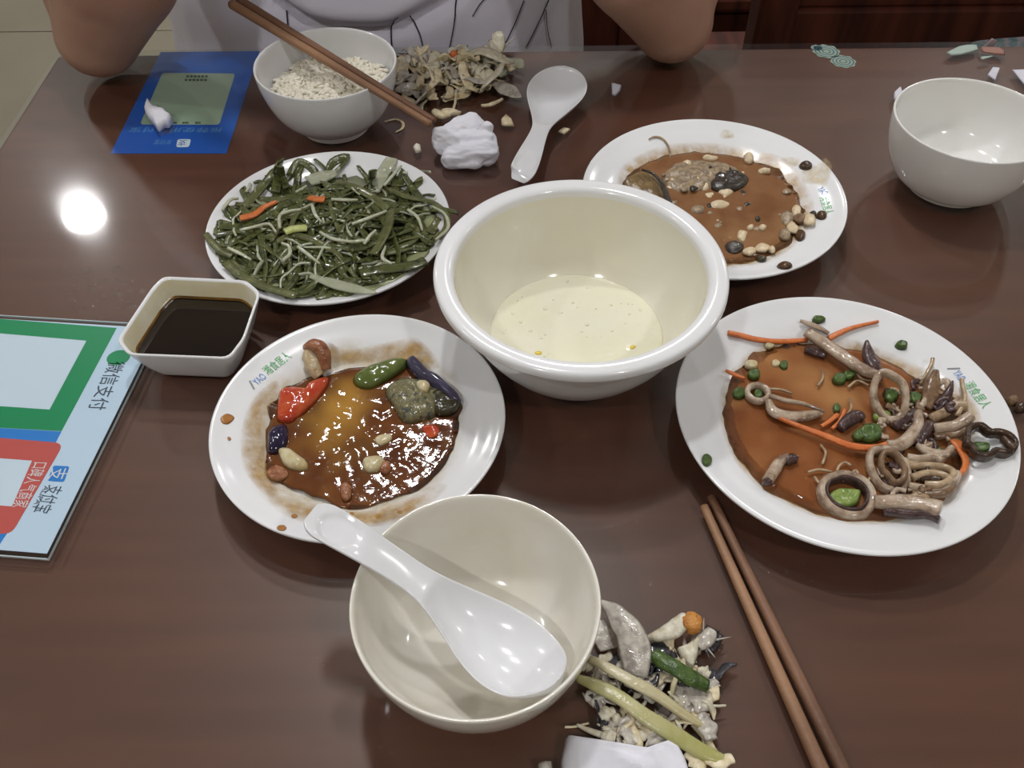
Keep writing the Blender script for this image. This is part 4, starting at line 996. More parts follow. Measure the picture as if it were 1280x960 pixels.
for k, (x, y, rx, ry) in enumerate(((907, 239, 11, 7), (900, 255, 14, 7), (880, 232, 8, 6), (858, 205, 10, 5), (873, 213, 8, 6), (888, 197, 11, 4), (928, 294, 8, 8), (953, 309, 10, 6), (937, 313, 9, 6), (981, 291, 9, 8), (996, 262, 7, 9),
                                    (990, 284, 8, 8), (1012, 273, 10, 8), (872, 262, 10, 6), (954, 284, 6, 4), (938, 284, 6, 4), (936, 197, 8, 8), (956, 213, 9, 4), (965, 311, 5, 4))):
    F_('fish_flake', [(x+rx*math.cos(a)*rnd.uniform(.7, 1.1), y+ry*math.sin(a)*rnd.uniform(.7, 1.1)) for a in (0, .8, 1.6, 2.4, 3.2, 4, 4.8, 5.6)], .0034, FISHW if k not in (9, 13) else FISHFL, 'small whitish fish flake in the brown fish gravy', 'fish', 'fish flakes in the gravy', e=.0042, seed=40+k, amp=.0012)
for k, (x, y, rx, ry, m, lab) in enumerate(((1007, 207, 8.5, 5, MUSHD, 'dark oval bean high on the right rim of the fish plate'), (1000, 294, 7, 7, BEAN, 'round brown bean at the right edge of the fish gravy'), (1027, 269, 7, 5, BEAN, 'brown bean on the rim beside the green and blue marks'),
                                         (981, 332, 10, 4, BEAN, 'flat brown bean on the front rim of the fish plate'), (952, 324, 7, 3.2, OLIVE, 'small dark green scrap on the front rim of the fish plate'), (1000, 272, 9, 6, MUSH, 'tan mushroom bit among fish flakes at the right'), (984, 272, 9, 10, FISHFL, 'grey fish lump at the right of the fish gravy'),
                                         (1016, 267, 5, 3, FISHSK, 'tiny black scrap on the flakes at the right of the gravy'), (947, 274, 4, 4, OLIVE, 'tiny dark speck floating in the fish gravy'), (918, 308, 13, 8, FISHSK, 'dark fish skin scrap at the front of the gravy'))):
    F_('food_scrap', [(x+rx*math.cos(a), y+ry*math.sin(a)) for a in (0, .8, 1.6, 2.4, 3.2, 4, 4.8, 5.6)], .0036, m, lab, 'food scrap', e=.0036 if k > 4 else .0008, seed=70+k, amp=.0006)
FR_ = random.Random(9)
for k in range(46):
    a = FR_.random()*2*PI; r = math.sqrt(FR_.random()); x, y = 895+95*r*math.cos(a), 258+58*r*math.sin(a)
    if k % 3 == 0: x, y = 870+50*r*math.cos(a), 220+22*r*math.sin(a)
    q = FR_.uniform(1.6, 4.6)
    F_('fish_fleck', [(x+q*1.3*math.cos(b)*FR_.uniform(.6, 1.2), y+q*.9*math.sin(b)*FR_.uniform(.6, 1.2)) for b in (0, .9, 1.8, 2.7, 3.6, 4.5, 5.4)], .0016, (FISHW, FISHFL, FISHFL, FISHSK)[k % 4], 'tiny fish fleck floating in the brown fish gravy', 'fish', 'tiny flecks in the fish gravy', e=.0044+(.003 if k % 3 == 0 else 0), seed=k, amp=.0004, n=16)
food('sprout_thread', sweep(pts(FIS, [(811, 174), (818, 171), (828, 173), (836, 184), (838, 198)], .001), [.0004, .0009, .0009, .0007], .0007, 20, 6), ENOKI, 'thin pale thread curling on the back left of the fish plate', 'thread')

# ------------------------------------------------------------------ plate of squid
smear('sauce_smear', SQU, [(1160, 500), (1190, 490), (1215, 500), (1222, 520), (1210, 530), (1180, 524)], SMEARP, 'tan sauce smear beside the green rim marks of the squid plate', 61)
smear('sauce_smear', SQU, [(1196, 580), (1206, 560), (1210, 585), (1200, 610), (1185, 618)], SMEARP, 'tan sauce film under the small carrot at the right', 62)
smear('sauce_smear', SQU, [(964, 422), (930, 442), (902, 478), (897, 515), (904, 548), (922, 584), (952, 614), (990, 636), (1034, 652), (1085, 658), (1142, 652), (1186, 634), (1212, 598), (1222, 560), (1228, 516), (1200, 480), (1150, 456), (1106, 436), (1064, 422), (1012, 419)], SMEAR, 'tan film fringing the orange-brown sauce', 63, fade=.006)
pool('orange_sauce', SQU, [(966, 430), (935, 448), (910, 480), (905, 515), (911, 543), (929, 577), (958, 606), (994, 627), (1034, 642), (1085, 648), (1140, 642), (1176, 628), (1200, 596), (1208, 560), (1214, 520), (1192, 490), (1150, 466), (1106, 444), (1064, 430), (1012, 427)], .0036,
     OSAUCE, 'orange-brown sauce pooled across the squid plate', tints=[(1010, 480, .018, .55), (1050, 500, .016, .6), (960, 450, .012, .6), (915, 500, .008, .6), (940, 580, .012, .2), (1130, 590, .03, .4)], amp=.0004, seed=8)
CS = 'carrot strips on the squid plate'
def s_sw(name, P, a, b, mat, lab, cat, grp=None, e=.006, roll=0.0, n=26, p=1.0, amp=.12, parent=None):
    return food(name, sweep(pts(SQU, P, e), a, b, n, 10, roll=roll, p=p, amp=amp, seed=len(bpy.data.objects) % 37), mat, lab, cat, grp, parent)
s_sw('carrot_strip', [(910, 416), (925, 419), (945, 424), (976, 427), (1009, 425)], [.0019, .0020, .0019, .0015], .0012, CARR, 'long orange carrot strip on the back left rim', 'carrot', CS, .0018, p=.7, amp=.05)
s_sw('carrot_strip', [(1036, 423), (1050, 416), (1068, 409), (1098, 402)], [.0021, .0019, .0014, .0008], .0012, CARR, 'tapering orange carrot strip on the back rim', 'carrot', CS, .0018, p=.7, amp=.05)
s_sw('carrot_strip', [(974, 523), (1005, 535), (1034, 546), (1063, 557), (1093, 560), (1113, 554)], [.0009, .0016, .0020, .0022, .0022, .0018], .0013, CARR, 'longest orange carrot strip sagging across the middle of the sauce', 'carrot', CS, .0085, p=.7, amp=.05)
s_sw('carrot_strip', [(1027, 533), (1038, 526), (1047, 518)], .0013, .001, CARR, 'short carrot sliver just above the long middle strip', 'carrot', CS, .006, p=.7)
s_sw('carrot_strip', [(1040, 536), (1050, 526), (1056, 512)], .0011, .001, CARR, 'second short carrot sliver leaning upward in the middle', 'carrot', CS, .006, p=.7)
s_sw('carrot_strip', [(1193, 550), (1203, 566), (1207, 582), (1196, 598)], [.0034, .0024, .0018, .0012], .0012, CARR, 'curved carrot strip at the right beside the dark ring', 'carrot', CS, .005, p=.7)
s_sw('carrot_strip', [(907, 463), (918, 468), (930, 473)], [.0008, .0016, .001], .001, CARR, 'carrot tip at the far left of the sauce', 'carrot', CS, .004, p=.7)
SG = 'squid pieces on the squid plate'
s_sw('squid_strip', [(1008, 415, .006), (1034, 432, .009), (1058, 449, .010), (1083, 464, .010), (1104, 471, .009)], [.0036, .0042, .0042, .0038, .0026], .0028, SQUIDW, 'long pale squid strip slanting down from the back rim', 'squid', SG, p=.8)
s_sw('squid_strip', [(1000, 401), (1012, 405), (1024, 410), (1036, 417)], [.0010, .0022, .0022, .0014], .0012, SQUIDW, 'thin tan squid sliver behind the long pale strip', 'squid', SG, .003)
s_sw('squid_strip', [(960, 502), (966, 514), (980, 520), (1000, 521), (1020, 518), (1028, 520)], [.0024, .0036, .004, .0038, .003, .0014], .0026, SQUIDW, 'curled squid strip with a dark edge in the left of the sauce', 'squid', SG, .007)
s_sw('squid_strip', [(962, 494), (980, 500), (1005, 505), (1030, 515)], [.0016, .0016, .0012, .0008], .0014, SQUIDW, 'thin tan squid sliver above the curled squid strip', 'squid', SG, .009)
o = empty('squid_strip', SQU.on(975, 588, .005), 'bent squid strip with a purple tip alone at the front left', 'squid', SG)
s_sw('flesh', [(960, 600), (968, 588), (974, 578), (984, 571)], [.0032, .0036, .0032, .0024], .0030, SQUIDW, None, None, e=.006, parent=o)
s_sw('purple_edge', [(982, 571), (986, 577), (990, 573), (997, 575)], [.0018, .0026, .003, .0022], .0026, SQUIDP, None, None, e=.006, parent=o)
s_sw('tip', [(955, 602), (960, 602), (966, 597)], [.0014, .0026, .0016], .0026, SQUIDP, None, None, e=.005, parent=o)
s_sw('squid_strip', [(1110, 557), (1124, 556), (1138, 546), (1147, 532), (1148, 516)], [.0036, .0042, .004, .0034, .0024], .003, SQUIDW, 'broad curved squid strip right of the long carrot', 'squid', SG, .010)
s_sw('squid_strip', [(1168, 536), (1180, 534), (1194, 532), (1206, 526), (1214, 520)], [.0028, .0030, .0032, .0040, .0034], .0034, SQUIDW, 'pale squid tentacle pointing to the right rim, upper one', 'squid', SG, .010)
s_sw('squid_strip', [(1168, 546), (1182, 544), (1198, 542), (1210, 534)], [.0022, .0026, .0026, .002], .0024, MUSH, 'tan squid tentacle just below the upper pale one', 'squid', SG, .007)
s_sw('squid_strip', [(1170, 464, .009), (1166, 480, .010), (1163, 498, .008), (1158, 510, .006)], [.0020, .0048, .0052, .003], .0024, MUSH, 'pointed brown squid flap standing at the back right', 'squid', SG)
s_sw('squid_strip', [(1190, 478, .008), (1186, 490, .009), (1178, 502, .008), (1168, 512, .006)], [.0008, .0026, .0034, .0026], .0022, SQUIDP, 'dark pointed squid tip beside the brown flap', 'squid', SG)
s_sw('squid_strip', [(1083, 428, .006), (1086, 444, .009), (1093, 458, .010), (1102, 468, .008)], [.0014, .0046, .0044, .002], .0024, SQUIDP, 'dark purple squid flap behind the upright ring', 'squid', SG)
s_sw('squid_strip', [(1006, 437), (1020, 440), (1032, 446)], [.002, .0036, .002], .0022, SQUIDP, 'dark squid scrap under the start of the long pale strip', 'squid', SG, .005)
s_sw('squid_strip', [(1050, 536), (1060, 526), (1072, 520), (1080, 524)], [.003, .0044, .004, .002], .003, SQUIDP, 'dark purple squid lump in the centre of the sauce', 'squid', SG, .006)
s_sw('squid_strip', [(1118, 534), (1128, 526), (1138, 520), (1150, 512)], [.003, .005, .0046, .002], .003, SQUIDP, 'dark purple squid piece behind the broad curved strip', 'squid', SG, .006)
s_sw('squid_strip', [(1146, 555), (1154, 540), (1162, 530)], [.003, .0042, .003], .0032, SQUIDP, 'short dark tentacle with suckers left of the pale tentacles', 'squid', SG, .009)
s_sw('squid_strip', [(1100, 594), (1112, 602), (1120, 612), (1128, 604), (1134, 592)], [.003, .0046, .005, .0046, .003], .003, SQUIDP, 'dark purple squid lump inside the tilted ring in front', 'squid', SG, .005)
o = empty('squid_strip', SQU.on(1134, 632, .004), 'thick squid slab with a dark lower edge at the front', 'squid', SG)
s_sw('flesh', [(1092, 627), (1110, 628), (1130, 628), (1152, 631), (1176, 637)], [.0034, .0044, .0046, .0048, .0052], .0036, SQUIDW, None, None, e=.0085, p=.8, parent=o)
s_sw('dark_edge', [(1104, 641), (1120, 641), (1140, 643), (1160, 644), (1174, 650)], [.0014, .0024, .0024, .0022, .0016], .0030, SQUIDP, None, None, e=.005, parent=o)
s_sw('squid_strip', [(1146, 556), (1160, 564), (1180, 568), (1190, 560)], [.002, .003, .003, .002], .0026, SQUIDW, 'folded pale squid strip under the tentacles', 'squid', SG, .008)
def sring(c, rx, ry, w, h, mat, lab, e=.005, tilt=(0, 0), rz=0, lump=.0, seed=0, parent=None, name='squid_ring'):
    p = SQU.on(*c, e); P = []
    for a in range(16):
        t = 2*PI*a/16; k = 1+lump*noise.noise(Vector((math.cos(t)*1.5, math.sin(t)*1.5, seed)))
        x, y = rx*k*math.cos(t), ry*k*math.sin(t); v = Matrix.Rotation(rz, 3, 'Z') @ Vector((x, y, x*tilt[0]+y*tilt[1])); P.append(tuple(p+v))
    return food(name, sweep(P, w, h, 48, 10, closed=True, p=.8, amp=.1, seed=seed), mat, lab, 'squid', SG, parent)
sring((947, 492), .0062, .0064, .0019, .0028, SQUIDW, 'small squid ring with a scallion bit inside, at the left', .006, seed=1)
sring((1112, 496), .0094, .0125, .0023, .0030, SQUIDW, 'squid ring tilted up behind the scallions, right of centre', .013, (.1, .55), .1, .1, 2)
sring((1058, 620), .0140, .0130, .0024, .0046, SQUIDW, 'large pale squid ring around a green leek piece, in front', .006, (0, .06), 0, .06, 3)
sring((1058, 619), .0112, .0102, .0011, .0038, SQUIDP, 'thin dark lining just inside the large pale ring', .006, (0, .06), 0, .06, 3)
sring((1233, 555), .0120, .0098, .0019, .0040, MUSHD, 'dark brown heart-shaped ring on the right rim', .006, (0, .1), 0, .45, 9)
sring((1110, 588), .0100, .0125, .0022, .0032, SQUIDW, 'pale tilted squid ring enclosing the dark purple lump', .008, (.1, .25), .3, .15, 5)
sring((1116, 584), .0060, .0085, .0018, .0028, MUSH, 'small brown ring nested in the pale tilted ring', .011, (.1, .25), .2, .2, 6)
s_sw('squid_tip', [(1253, 549), (1262, 557), (1268, 564)], [.002, .0026, .001], .003, MUSHD, 'dark brown pointed scrap at the end of the heart-shaped ring', 'squid', SG, .005)
MG = 'mushroom folds in the right of the squid plate'
for P, w, m, lab, e in (([(1135, 584), (1160, 582), (1182, 585), (1192, 592), (1186, 600)], .0020, ENOKI, 'uppermost tan mushroom fold at the right of the sauce', .0095), ([(1140, 597), (1158, 592), (1176, 594), (1186, 600), (1176, 606), (1156, 606)], .0022, ENOKI, 'looped tan mushroom fold in the middle right', .010),
                        ([(1136, 608), (1156, 611), (1178, 610), (1192, 602), (1196, 592)], .0024, SQUIDW, 'outer tan mushroom fold curving round the loop', .0075), ([(1140, 618), (1160, 619), (1180, 617), (1192, 608)], .0022, MUSH, 'lowest brown mushroom fold above the squid slab', .006),
                        ([(1134, 572), (1150, 574), (1168, 572), (1178, 578)], .0024, SQUIDW, 'pale mushroom fold just above the tan ones', .009), ([(1150, 598), (1164, 599), (1176, 600)], .0020, MUSHD, 'dark mushroom core inside the loop', .0085),
                        ([(1163, 524), (1180, 516), (1196, 508), (1210, 508)], .0030, ENOKI, 'pale tan mushroom clump near the green rim marks', .005), ([(1196, 520), (1206, 500), (1203, 482), (1202, 474)], .0014, ENOKI, 'thin tan mushroom stem standing over the green marks', .006), ([(1150, 480), (1158, 468), (1164, 456), (1166, 448)], .0013, ENOKI, 'thin tan stem pointing to the back rim', .005)):
    s_sw('mushroom_fold', P, w, w*1.2, m, lab, 'mushroom', MG, e)
for P, lab in (([(1010, 590), (1024, 587), (1040, 590)], 'thin pale enoki thread in front of the carrot'), ([(1046, 596), (1048, 584), (1056, 578), (1064, 582)], 'hooked enoki thread behind the large ring'), ([(1062, 595), (1070, 588), (1074, 600)], 'bent enoki thread touching the large ring'), ([(1022, 482), (1028, 474), (1028, 464)], 'short enoki thread standing in the back sauce'),
               ([(1060, 484), (1072, 476), (1086, 482)], 'enoki thread near the middle scallions'), ([(1062, 498), (1064, 510), (1058, 520)], 'wavy enoki thread in the centre'), ([(1084, 612), (1086, 600), (1092, 590)], 'enoki thread right of the large ring'), ([(1026, 556), (1032, 566), (1028, 580)], 'enoki thread crossing the front sauce'), ([(1134, 500), (1142, 512), (1138, 524)], 'enoki thread beside the upright ring'), ([(1018, 596), (1026, 606), (1034, 612)], 'enoki thread left of the large ring'),
               ([(962, 486), (976, 487), (990, 492)], 'enoki thread above the curled squid strip'), ([(1070, 466), (1078, 474), (1092, 476)], 'enoki thread under the long pale strip')):
    s_sw('enoki_thread', P, .0008, .0008, ENOKI, lab, 'mushroom', 'enoki threads in the sauce', .0058, n=14)
for k, (x, y, rx, ry, m, lab, e) in enumerate(((1023, 400, 9, 4, SCAL, 'flat scallion slice on the back rim of the squid plate', .0006), (1127, 432, 8, 5.5, SCAL, 'scallion slice alone on the bare back right rim', .0006), (943, 468, 8, 7, SCAL, 'square dark scallion at the back left of the sauce', .0045), (924, 491, 9, 7, SCAL, 'dark scallion at the left edge of the sauce', .0045),
                                           (948, 492, 6, 6, SCAL, 'dark scallion bit inside the small left ring', .0055), (1050, 473, 9, 7, SCAL, 'green scallion under the long pale strip', .006), (1062, 468, 8, 6, SCAL, 'scallion half hidden by the long pale strip', .006), (1088, 540, 17, 12, SCAL, 'largest scallion bunch in the centre above the long carrot', .008), (1074, 544, 9, 8, SCAL, 'scallion slice at the left of the largest bunch', .008),
                                           (1046, 510, 5, 6, SCAL, 'small scallion bit in the middle of the sauce', .005), (883, 575, 6.5, 7.5, SCAL, 'scallion slice alone on the left rim', .0006), (1144, 497, 8, 8, SCAL, 'dark scallion right of the upright ring', .008), (1114, 494, 9, 8, SCAL, 'scallion inside the upright ring', .010), (980, 456, 6, 6, SCAL, 'half sunk scallion bit at the back of the sauce', .004),
                                           (1057, 621, 22, 12, SCALL, 'light green leek piece inside the large pale ring', .006), (1225, 559, 13, 7, SCAL, 'dark green scallion inside the heart-shaped ring', .004), (1174, 566, 5, 8, SCAL, 'scallion bit between mushroom folds at the right', .009), (1104, 520, 12, 8, SCALL, 'olive leek scrap below the upright ring', .006), (939, 456, 9, 6, GARL, 'pale garlic bit at the back left edge of the sauce', .0035), (970, 454, 6, 5, GARL, 'faint garlic bit sunk at the back of the sauce', .0035), (962, 432, 6, 4, GARL, 'tiny pale garlic bit at the back edge of the sauce', .002))):
    bfood('scallion_piece' if m is SCAL else ('leek_piece' if m is SCALL else 'garlic_bit'), [(x+rx*math.cos(a)*rnd.uniform(.85, 1.1), y+ry*math.sin(a)*rnd.uniform(.85, 1.1)) for a in (0, .8, 1.6, 2.4, 3.2, 4, 4.8, 5.6)], .0034 if rx > 7 else .0026, m, lab, 'scallion' if m is SCAL else ('leek' if m is SCALL else 'garlic'),
          'scallions and bits on the squid plate', e=e, seed=90+k, D=SQU, amp=.0010, pw=7)
QR_ = random.Random(3)
for k in range(78):
    a = QR_.random()*2*PI; r = math.sqrt(QR_.random()); x, y = 1150+58*r*math.cos(a), 552+82*r*math.sin(a)
    d = QR_.random()*2*PI; l = QR_.uniform(8, 22); c = QR_.uniform(-8, 8)
    s_sw('squid_scrap', [(x-l*math.cos(d)*.5, y-l*math.sin(d)*.4), (x+c*math.sin(d), y-c*math.cos(d)), (x+l*math.cos(d)*.5, y+l*math.sin(d)*.4)], [QR_.uniform(.0008, .0026)]*3, QR_.uniform(.0008, .0018),
         (SQUIDW, MUSH, SQUIDP, ENOKI, MUSHD, SQUIDW)[k % 6], 'small brownish squid or mushroom scrap in the tangle at the right of the sauce', 'squid', 'small scraps in the squid tangle', QR_.uniform(.0045, .0095), amp=.4, roll=QR_.uniform(-.6, .6), n=14)
for k, (x, y, lab) in enumerate(((1264, 503, 'tan scrap on the table touching the squid plate right edge'), (1274, 512, 'brown scrap cut by the picture edge beside the squid plate'))):
    bit('food_scrap', [(x+9*math.cos(a), y+6*math.sin(a)) for a in (0, .9, 1.8, 2.7, 3.6, 4.5, 5.4)], MUSHD if k else MUSH, lab, 'food scrap', th=.006, seed=k, amp=.002, pw=2)

# ------------------------------------------------------------------ scraps on the table
SR_ = random.Random(5)
def scrap_heap(n, cx, cy, rx, ry, top, mats, name, lab, cat, grp, Lr, wr):
    for k in range(n):
        a = SR_.random()*2*PI; r = math.sqrt(SR_.random()); px, py = cx+rx*r*math.cos(a), cy+ry*r*math.sin(a)
        q = at(px, py, 0); d = SR_.random()*2*PI; L = SR_.uniform(*Lr); w = SR_.uniform(*wr); P = []
        dz = SR_.uniform(-.28, .28)
        for i in range(5):
            h = max(.0012, top*(1-r*r)*SR_.uniform(.35, 1)+dz*L*(i-2)/5*.5)
            P.append((q.x, q.y, ZT+h)); q = q+Vector((math.cos(d), math.sin(d), 0))*L/4; d += SR_.uniform(-.7, .7)
        mt = mats[k % len(mats)]
        food(name, sweep(P, [w*.4, w, w*1.1, w*.8, w*.2], [.0006, .0011, .0011, .0009, .0004], 12, 8, roll=[SR_.uniform(-1.2, 1.2) for _ in range(3)], amp=.5, seed=k), mt, lab, cat, grp)
scrap_heap(80, 545, 98, 52, 27, .024, [BONET, BONE, BONET, BONEG], 'bone_scrap', 'tan shredded scrap in the food waste heap behind the rice bowl chopsticks', 'scrap', 'tan shreds in the far waste heap', (.016, .036), (.003, .0075))
scrap_heap(30, 600, 94, 30, 22, .026, [BONE, BONET, CABB], 'bone_scrap', 'cream coloured leafy scrap at the right of the far waste heap', 'scrap', 'cream leafy scraps in the far waste heap', (.02, .042), (.004, .009))
def t_sw(name, P, a, b, mat, lab, cat, grp=None, e=.003, roll=0.0, n=24, amp=.2, p=1.0, parent=None):
    return food(name, sweep(pts(TAB, P, e), a, b, n, 10, roll=roll, amp=amp, p=p, seed=len(bpy.data.objects) % 41), mat, lab, cat, grp, parent)
FW_ = 'food waste behind the white spoon'
t_sw('vegetable_scrap', [(582, 70, .02), (600, 64, .024), (618, 68, .024), (632, 77, .018), (642, 78, .010)], [.003, .006, .007, .005, .001], .0016, BONE, 'pale broad leaf scrap topping the right of the far waste heap', 'scrap', FW_)
t_sw('vegetable_scrap', [(628, 80, .018), (620, 92, .017), (608, 104, .013), (602, 114, .006)], [.003, .006, .006, .003], .0016, BONE, 'cream folded leaf scrap hanging down the right of the far heap', 'scrap', FW_, roll=.5)
t_sw('vegetable_scrap', [(577, 78, .02), (580, 92, .016), (588, 108, .010), (596, 114, .005)], [.003, .0045, .0045, .002], .0014, BONET, 'greenish cream stalk scrap down the middle of the far heap', 'scrap', FW_)
t_sw('leaf_scrap', [(616, 104, .006), (628, 109, .005), (642, 116, .004), (653, 122, .002)], [.002, .0065, .006, .0008], .0007, BONEG, 'translucent pointed leaf sticking out right of the far waste heap', 'scrap', FW_, roll=.3)
t_sw('vegetable_scrap', [(602, 132, .002), (612, 131, .004), (620, 128, .004), (628, 124, .003)], [.0012, .0026, .002, .0012], .0014, BONET, 'thin forked scrap lying in front of the far waste heap', 'scrap', FW_)
t_sw('vegetable_scrap', [(543, 140, .003), (552, 143, .006), (562, 140, .006), (575, 143, .002)], [.003, .0055, .005, .001], .003, BONET, 'tan curled scrap between chopstick tips and tissue', 'scrap', FW_)
t_sw('vegetable_scrap', [(566, 139, .002), (569, 128, .003), (570, 116, .006)], .0012, .001, BONET, 'thin tan thread in front of the far waste heap', 'scrap', FW_)
food('carrot_bit', chunk(at(567, 67, .022), (.0042, .0034, .003), .4, 3, .3, 2, 2), CARR, 'small orange carrot bit on top of the far waste heap', 'carrot')
t_sw('fish_scrap', [(497, 112, .004), (506, 110, .006), (514, 114, .004)], [.004, .007, .003], .002, BONEG, 'grey fish skin scrap at the left of the far waste heap', 'scrap', FW_)
t_sw('fish_scrap', [(500, 84, .006), (504, 92, .008), (500, 102, .005)], [.003, .006, .004], .002, BONEG, 'grey white fish scrap beside the rice bowl rim', 'scrap', FW_)
bit('scrap', [(626, 150), (632, 144), (640, 150), (643, 158), (634, 158), (627, 157)], BONET, 'small tan flake on the table left of the upright spoon', 'scrap', th=.003, amp=.001, pw=3)
bit('scrap', [(616, 196), (619, 193), (622, 200), (619, 203)], BONET, 'tiny tan flake touching the right of the crumpled tissue', 'scrap', th=.002, pw=3)
bit('rice_lump', [(516, 186), (520, 181), (526, 183), (527, 190), (520, 192)], RICEM, 'tiny lump of white rice on the table left of the tissue', 'rice', th=.004, amp=.002, pw=2)
t_sw('scrap_thread', [(481, 152), (494, 149), (503, 153), (503, 160), (495, 165)], [.0008, .001, .0012, .0012, .0006], .0007, BONET, 'thin curved thread on the table right of the rice bowl foot', 'scrap', None, .0009)
bit('scrap', [(697, 165), (705, 160), (713, 162), (706, 168)], BONET, 'small tan scrap on the table right of the upright spoon', 'scrap', th=.002, pw=3)
bit('paper_scrap', [(764, 105), (777, 109), (775, 114), (769, 120), (765, 119)], PAPER, 'tiny white triangular scrap between the right elbow and fish plate', 'paper', th=.003)

# waste beside the near bowl
NG = 'food waste beside the near bowl'
t_sw('fish_skin', [(752, 752, .010), (770, 768, .013), (785, 790, .014), (794, 815, .012), (793, 845, .006)], [.0015, .0052, .0070, .0078, .0062], .0012, BONEG, 'translucent pale fish skin curving up beside the near bowl', 'fish', NG, roll=.25, n=40)
t_sw('fish_skin', [(752, 776, .004), (756, 792, .004), (762, 812, .003)], [.004, .0075, .005], .0012, BONEG, 'greyish flat fish skin half under the near bowl rim', 'fish', NG)
t_sw('vegetable_stalk', [(738, 824, .008), (762, 836, .011), (790, 852, .012), (822, 870, .011), (854, 893, .007), (880, 908, .003)], [.0020, .0029, .0032, .0029, .0024, .0018], .0015, STALK, 'long cream vegetable stalk slanting across the near waste heap', 'vegetable', NG, n=40, p=.8)
t_sw('vegetable_stalk', [(722, 848, .006), (748, 858, .008), (778, 874, .009), (812, 898, .009), (850, 922, .007), (884, 942, .005), (908, 952, .003)], [.0020, .0034, .0037, .0040, .0042, .0038, .0024], .0016, STALKG, 'long yellow-green stalk in front of the cream one', 'vegetable', NG, n=44, p=.8)
t_sw('scallion_piece', [(817, 818, .010), (834, 829, .012), (856, 842, .012), (884, 858, .007)], [.0036, .0043, .0043, .0036], .0022, SCAL, 'dark green scallion length on top of the near waste heap', 'scallion', NG, n=30)
t_sw('fish_bone', [(810, 798, .004), (824, 794, .006), (838, 789, .007), (850, 780, .008), (856, 770, .007)], [.0016, .0034, .0045, .0046, .003], .0024, BONE, 'white fish bone curving up to the orange roe bit', 'fish bone', NG)
food('roe_bit', chunk(at(865, 779, .008), (.0052, .0058, .0040), .2, 4, .3, 2, 3), ORNG, 'orange roe bit at the back of the near waste heap', 'roe', NG)
bit('fish_bone', [(845, 812), (858, 806), (870, 798), (874, 792), (874, 806), (872, 822), (865, 838), (855, 830)], BONE, 'white triangular fish bone plate right of the scallion length', 'fish bone', th=.004, h=.003, amp=.0014, grp=NG, pw=3)
t_sw('fish_bone', [(873, 808, .004), (882, 800, .006), (890, 788, .006)], [.003, .0044, .003], .002, BONEG, 'pale short bone leaning on the dark fin', 'fish bone', NG)
bit('fish_skin', [(806, 806), (822, 800), (840, 804), (850, 822), (846, 842), (828, 848), (812, 838)], FIND, 'dark grey fish skin under the scallion length', 'fish', th=.003, amp=.0012, grp=NG, pw=3)
o = empty('fish_fin', at(895, 800, .002), 'dark spiny fish fin at the right of the near waste heap', 'fish fin', NG)
mk('membrane', blob([at(*q, .002) for q in ((876, 798), (884, 778), (898, 786), (906, 794), (900, 806), (892, 816), (882, 812))], zt, .0022, n=40, K=5, amp=.001, fr=200, smooth=False), FIND, o)
for k, (x, y) in enumerate(((868, 765), (900, 788), (914, 796), (904, 806), (894, 822), (890, 830), (880, 772))):
    mk('spine', sweep(pts(TAB, [(878, 803, .003), ((878+x)/2, (803+y)/2, .0045), (x, y, .002)], .003), [.0009, .0006, .0002], [.0009, .0006, .0002], 8, 6), FIND if k % 2 else BONEG, o)
t_sw('vegetable_thread', [(853, 830, .012), (847, 842, .012), (842, 856, .010), (838, 872, .006)], [.0016, .0013, .0012, .0010], .001, STALK, 'thin cream thread standing over the scallion length', 'vegetable', NG)
for k, (P, w, m, lab) in enumerate((([(846, 855), (852, 870), (856, 885)], .005, BONEG, 'grey mottled fish skin strip right of the cream stalk'), ([(860, 862), (872, 872), (880, 890)], .0055, BONEG, 'grey fish skin flap at the right of the near heap'),
                                  ([(872, 838), (880, 841), (887, 845)], .0034, BONE, 'small white bone bit above the scallion end'), ([(888, 866), (884, 876), (880, 886)], .0026, BONE, 'small pale bone spur at the right of the near heap'),
                                  ([(876, 892), (884, 908), (890, 925)], .0048, BONEG, 'pale fin rays below the grey fish skin flap'), ([(778, 898), (786, 914), (794, 932)], .0056, BONEG, 'pale translucent strip under the yellow-green stalk'),
                                  ([(780, 930), (795, 922), (809, 914)], .0036, BONE, 'white bone scrap above the flat tissue'), ([(812, 912), (822, 922), (830, 932)], .0055, BONEG, 'greyish scrap right of the white bone scrap'),
                                  ([(750, 896), (758, 892), (768, 888)], .0036, BONE, 'small white scrap left of the stalks'), ([(732, 868), (745, 872), (758, 876)], .0045, BONEG, 'ragged grey skin edge under the yellow-green stalk'),
                                  ([(880, 948), (898, 952), (916, 948)], .0048, BONET, 'tan ragged root end of the yellow-green stalk'), ([(858, 940), (870, 952), (878, 966)], .004, BONET, 'tan peel strip under the yellow-green stalk end'),
                                  ([(800, 850), (812, 856), (826, 866)], .0075, BONEG, 'grey flat fish skin between the scallion length and cream stalk'), ([(722, 835), (730, 828), (742, 830)], .0046, BONE, 'pale scrap at the near bowl rim above the stalks'))):
    t_sw('food_scrap', P, [w*.5, w, w*.6], .0016, m, lab, 'scrap', NG, .0035 if k not in (9, 12) else .002, amp=.5, roll=SR_.uniform(-.5, .5))
t_sw('bone_pin', [(889, 882, .003), (898, 882.5, .003), (907, 882, .002)], [.0007, .0007, .0005], .0006, BONE, 'thin bone pin sticking out right of the near heap', 'fish bone', NG)
o = empty('drumstick_bone', at(755, 920, .002), 'small drumstick shaped bone left of the white bone scrap', 'fish bone', NG)
mk('knob', sweep(pts(TAB, [(752, 918), (760, 922), (769, 925)], .003), [.0016, .0042, .0036], [.0014, .003, .003], 14, 8, amp=.2), BONE, o)
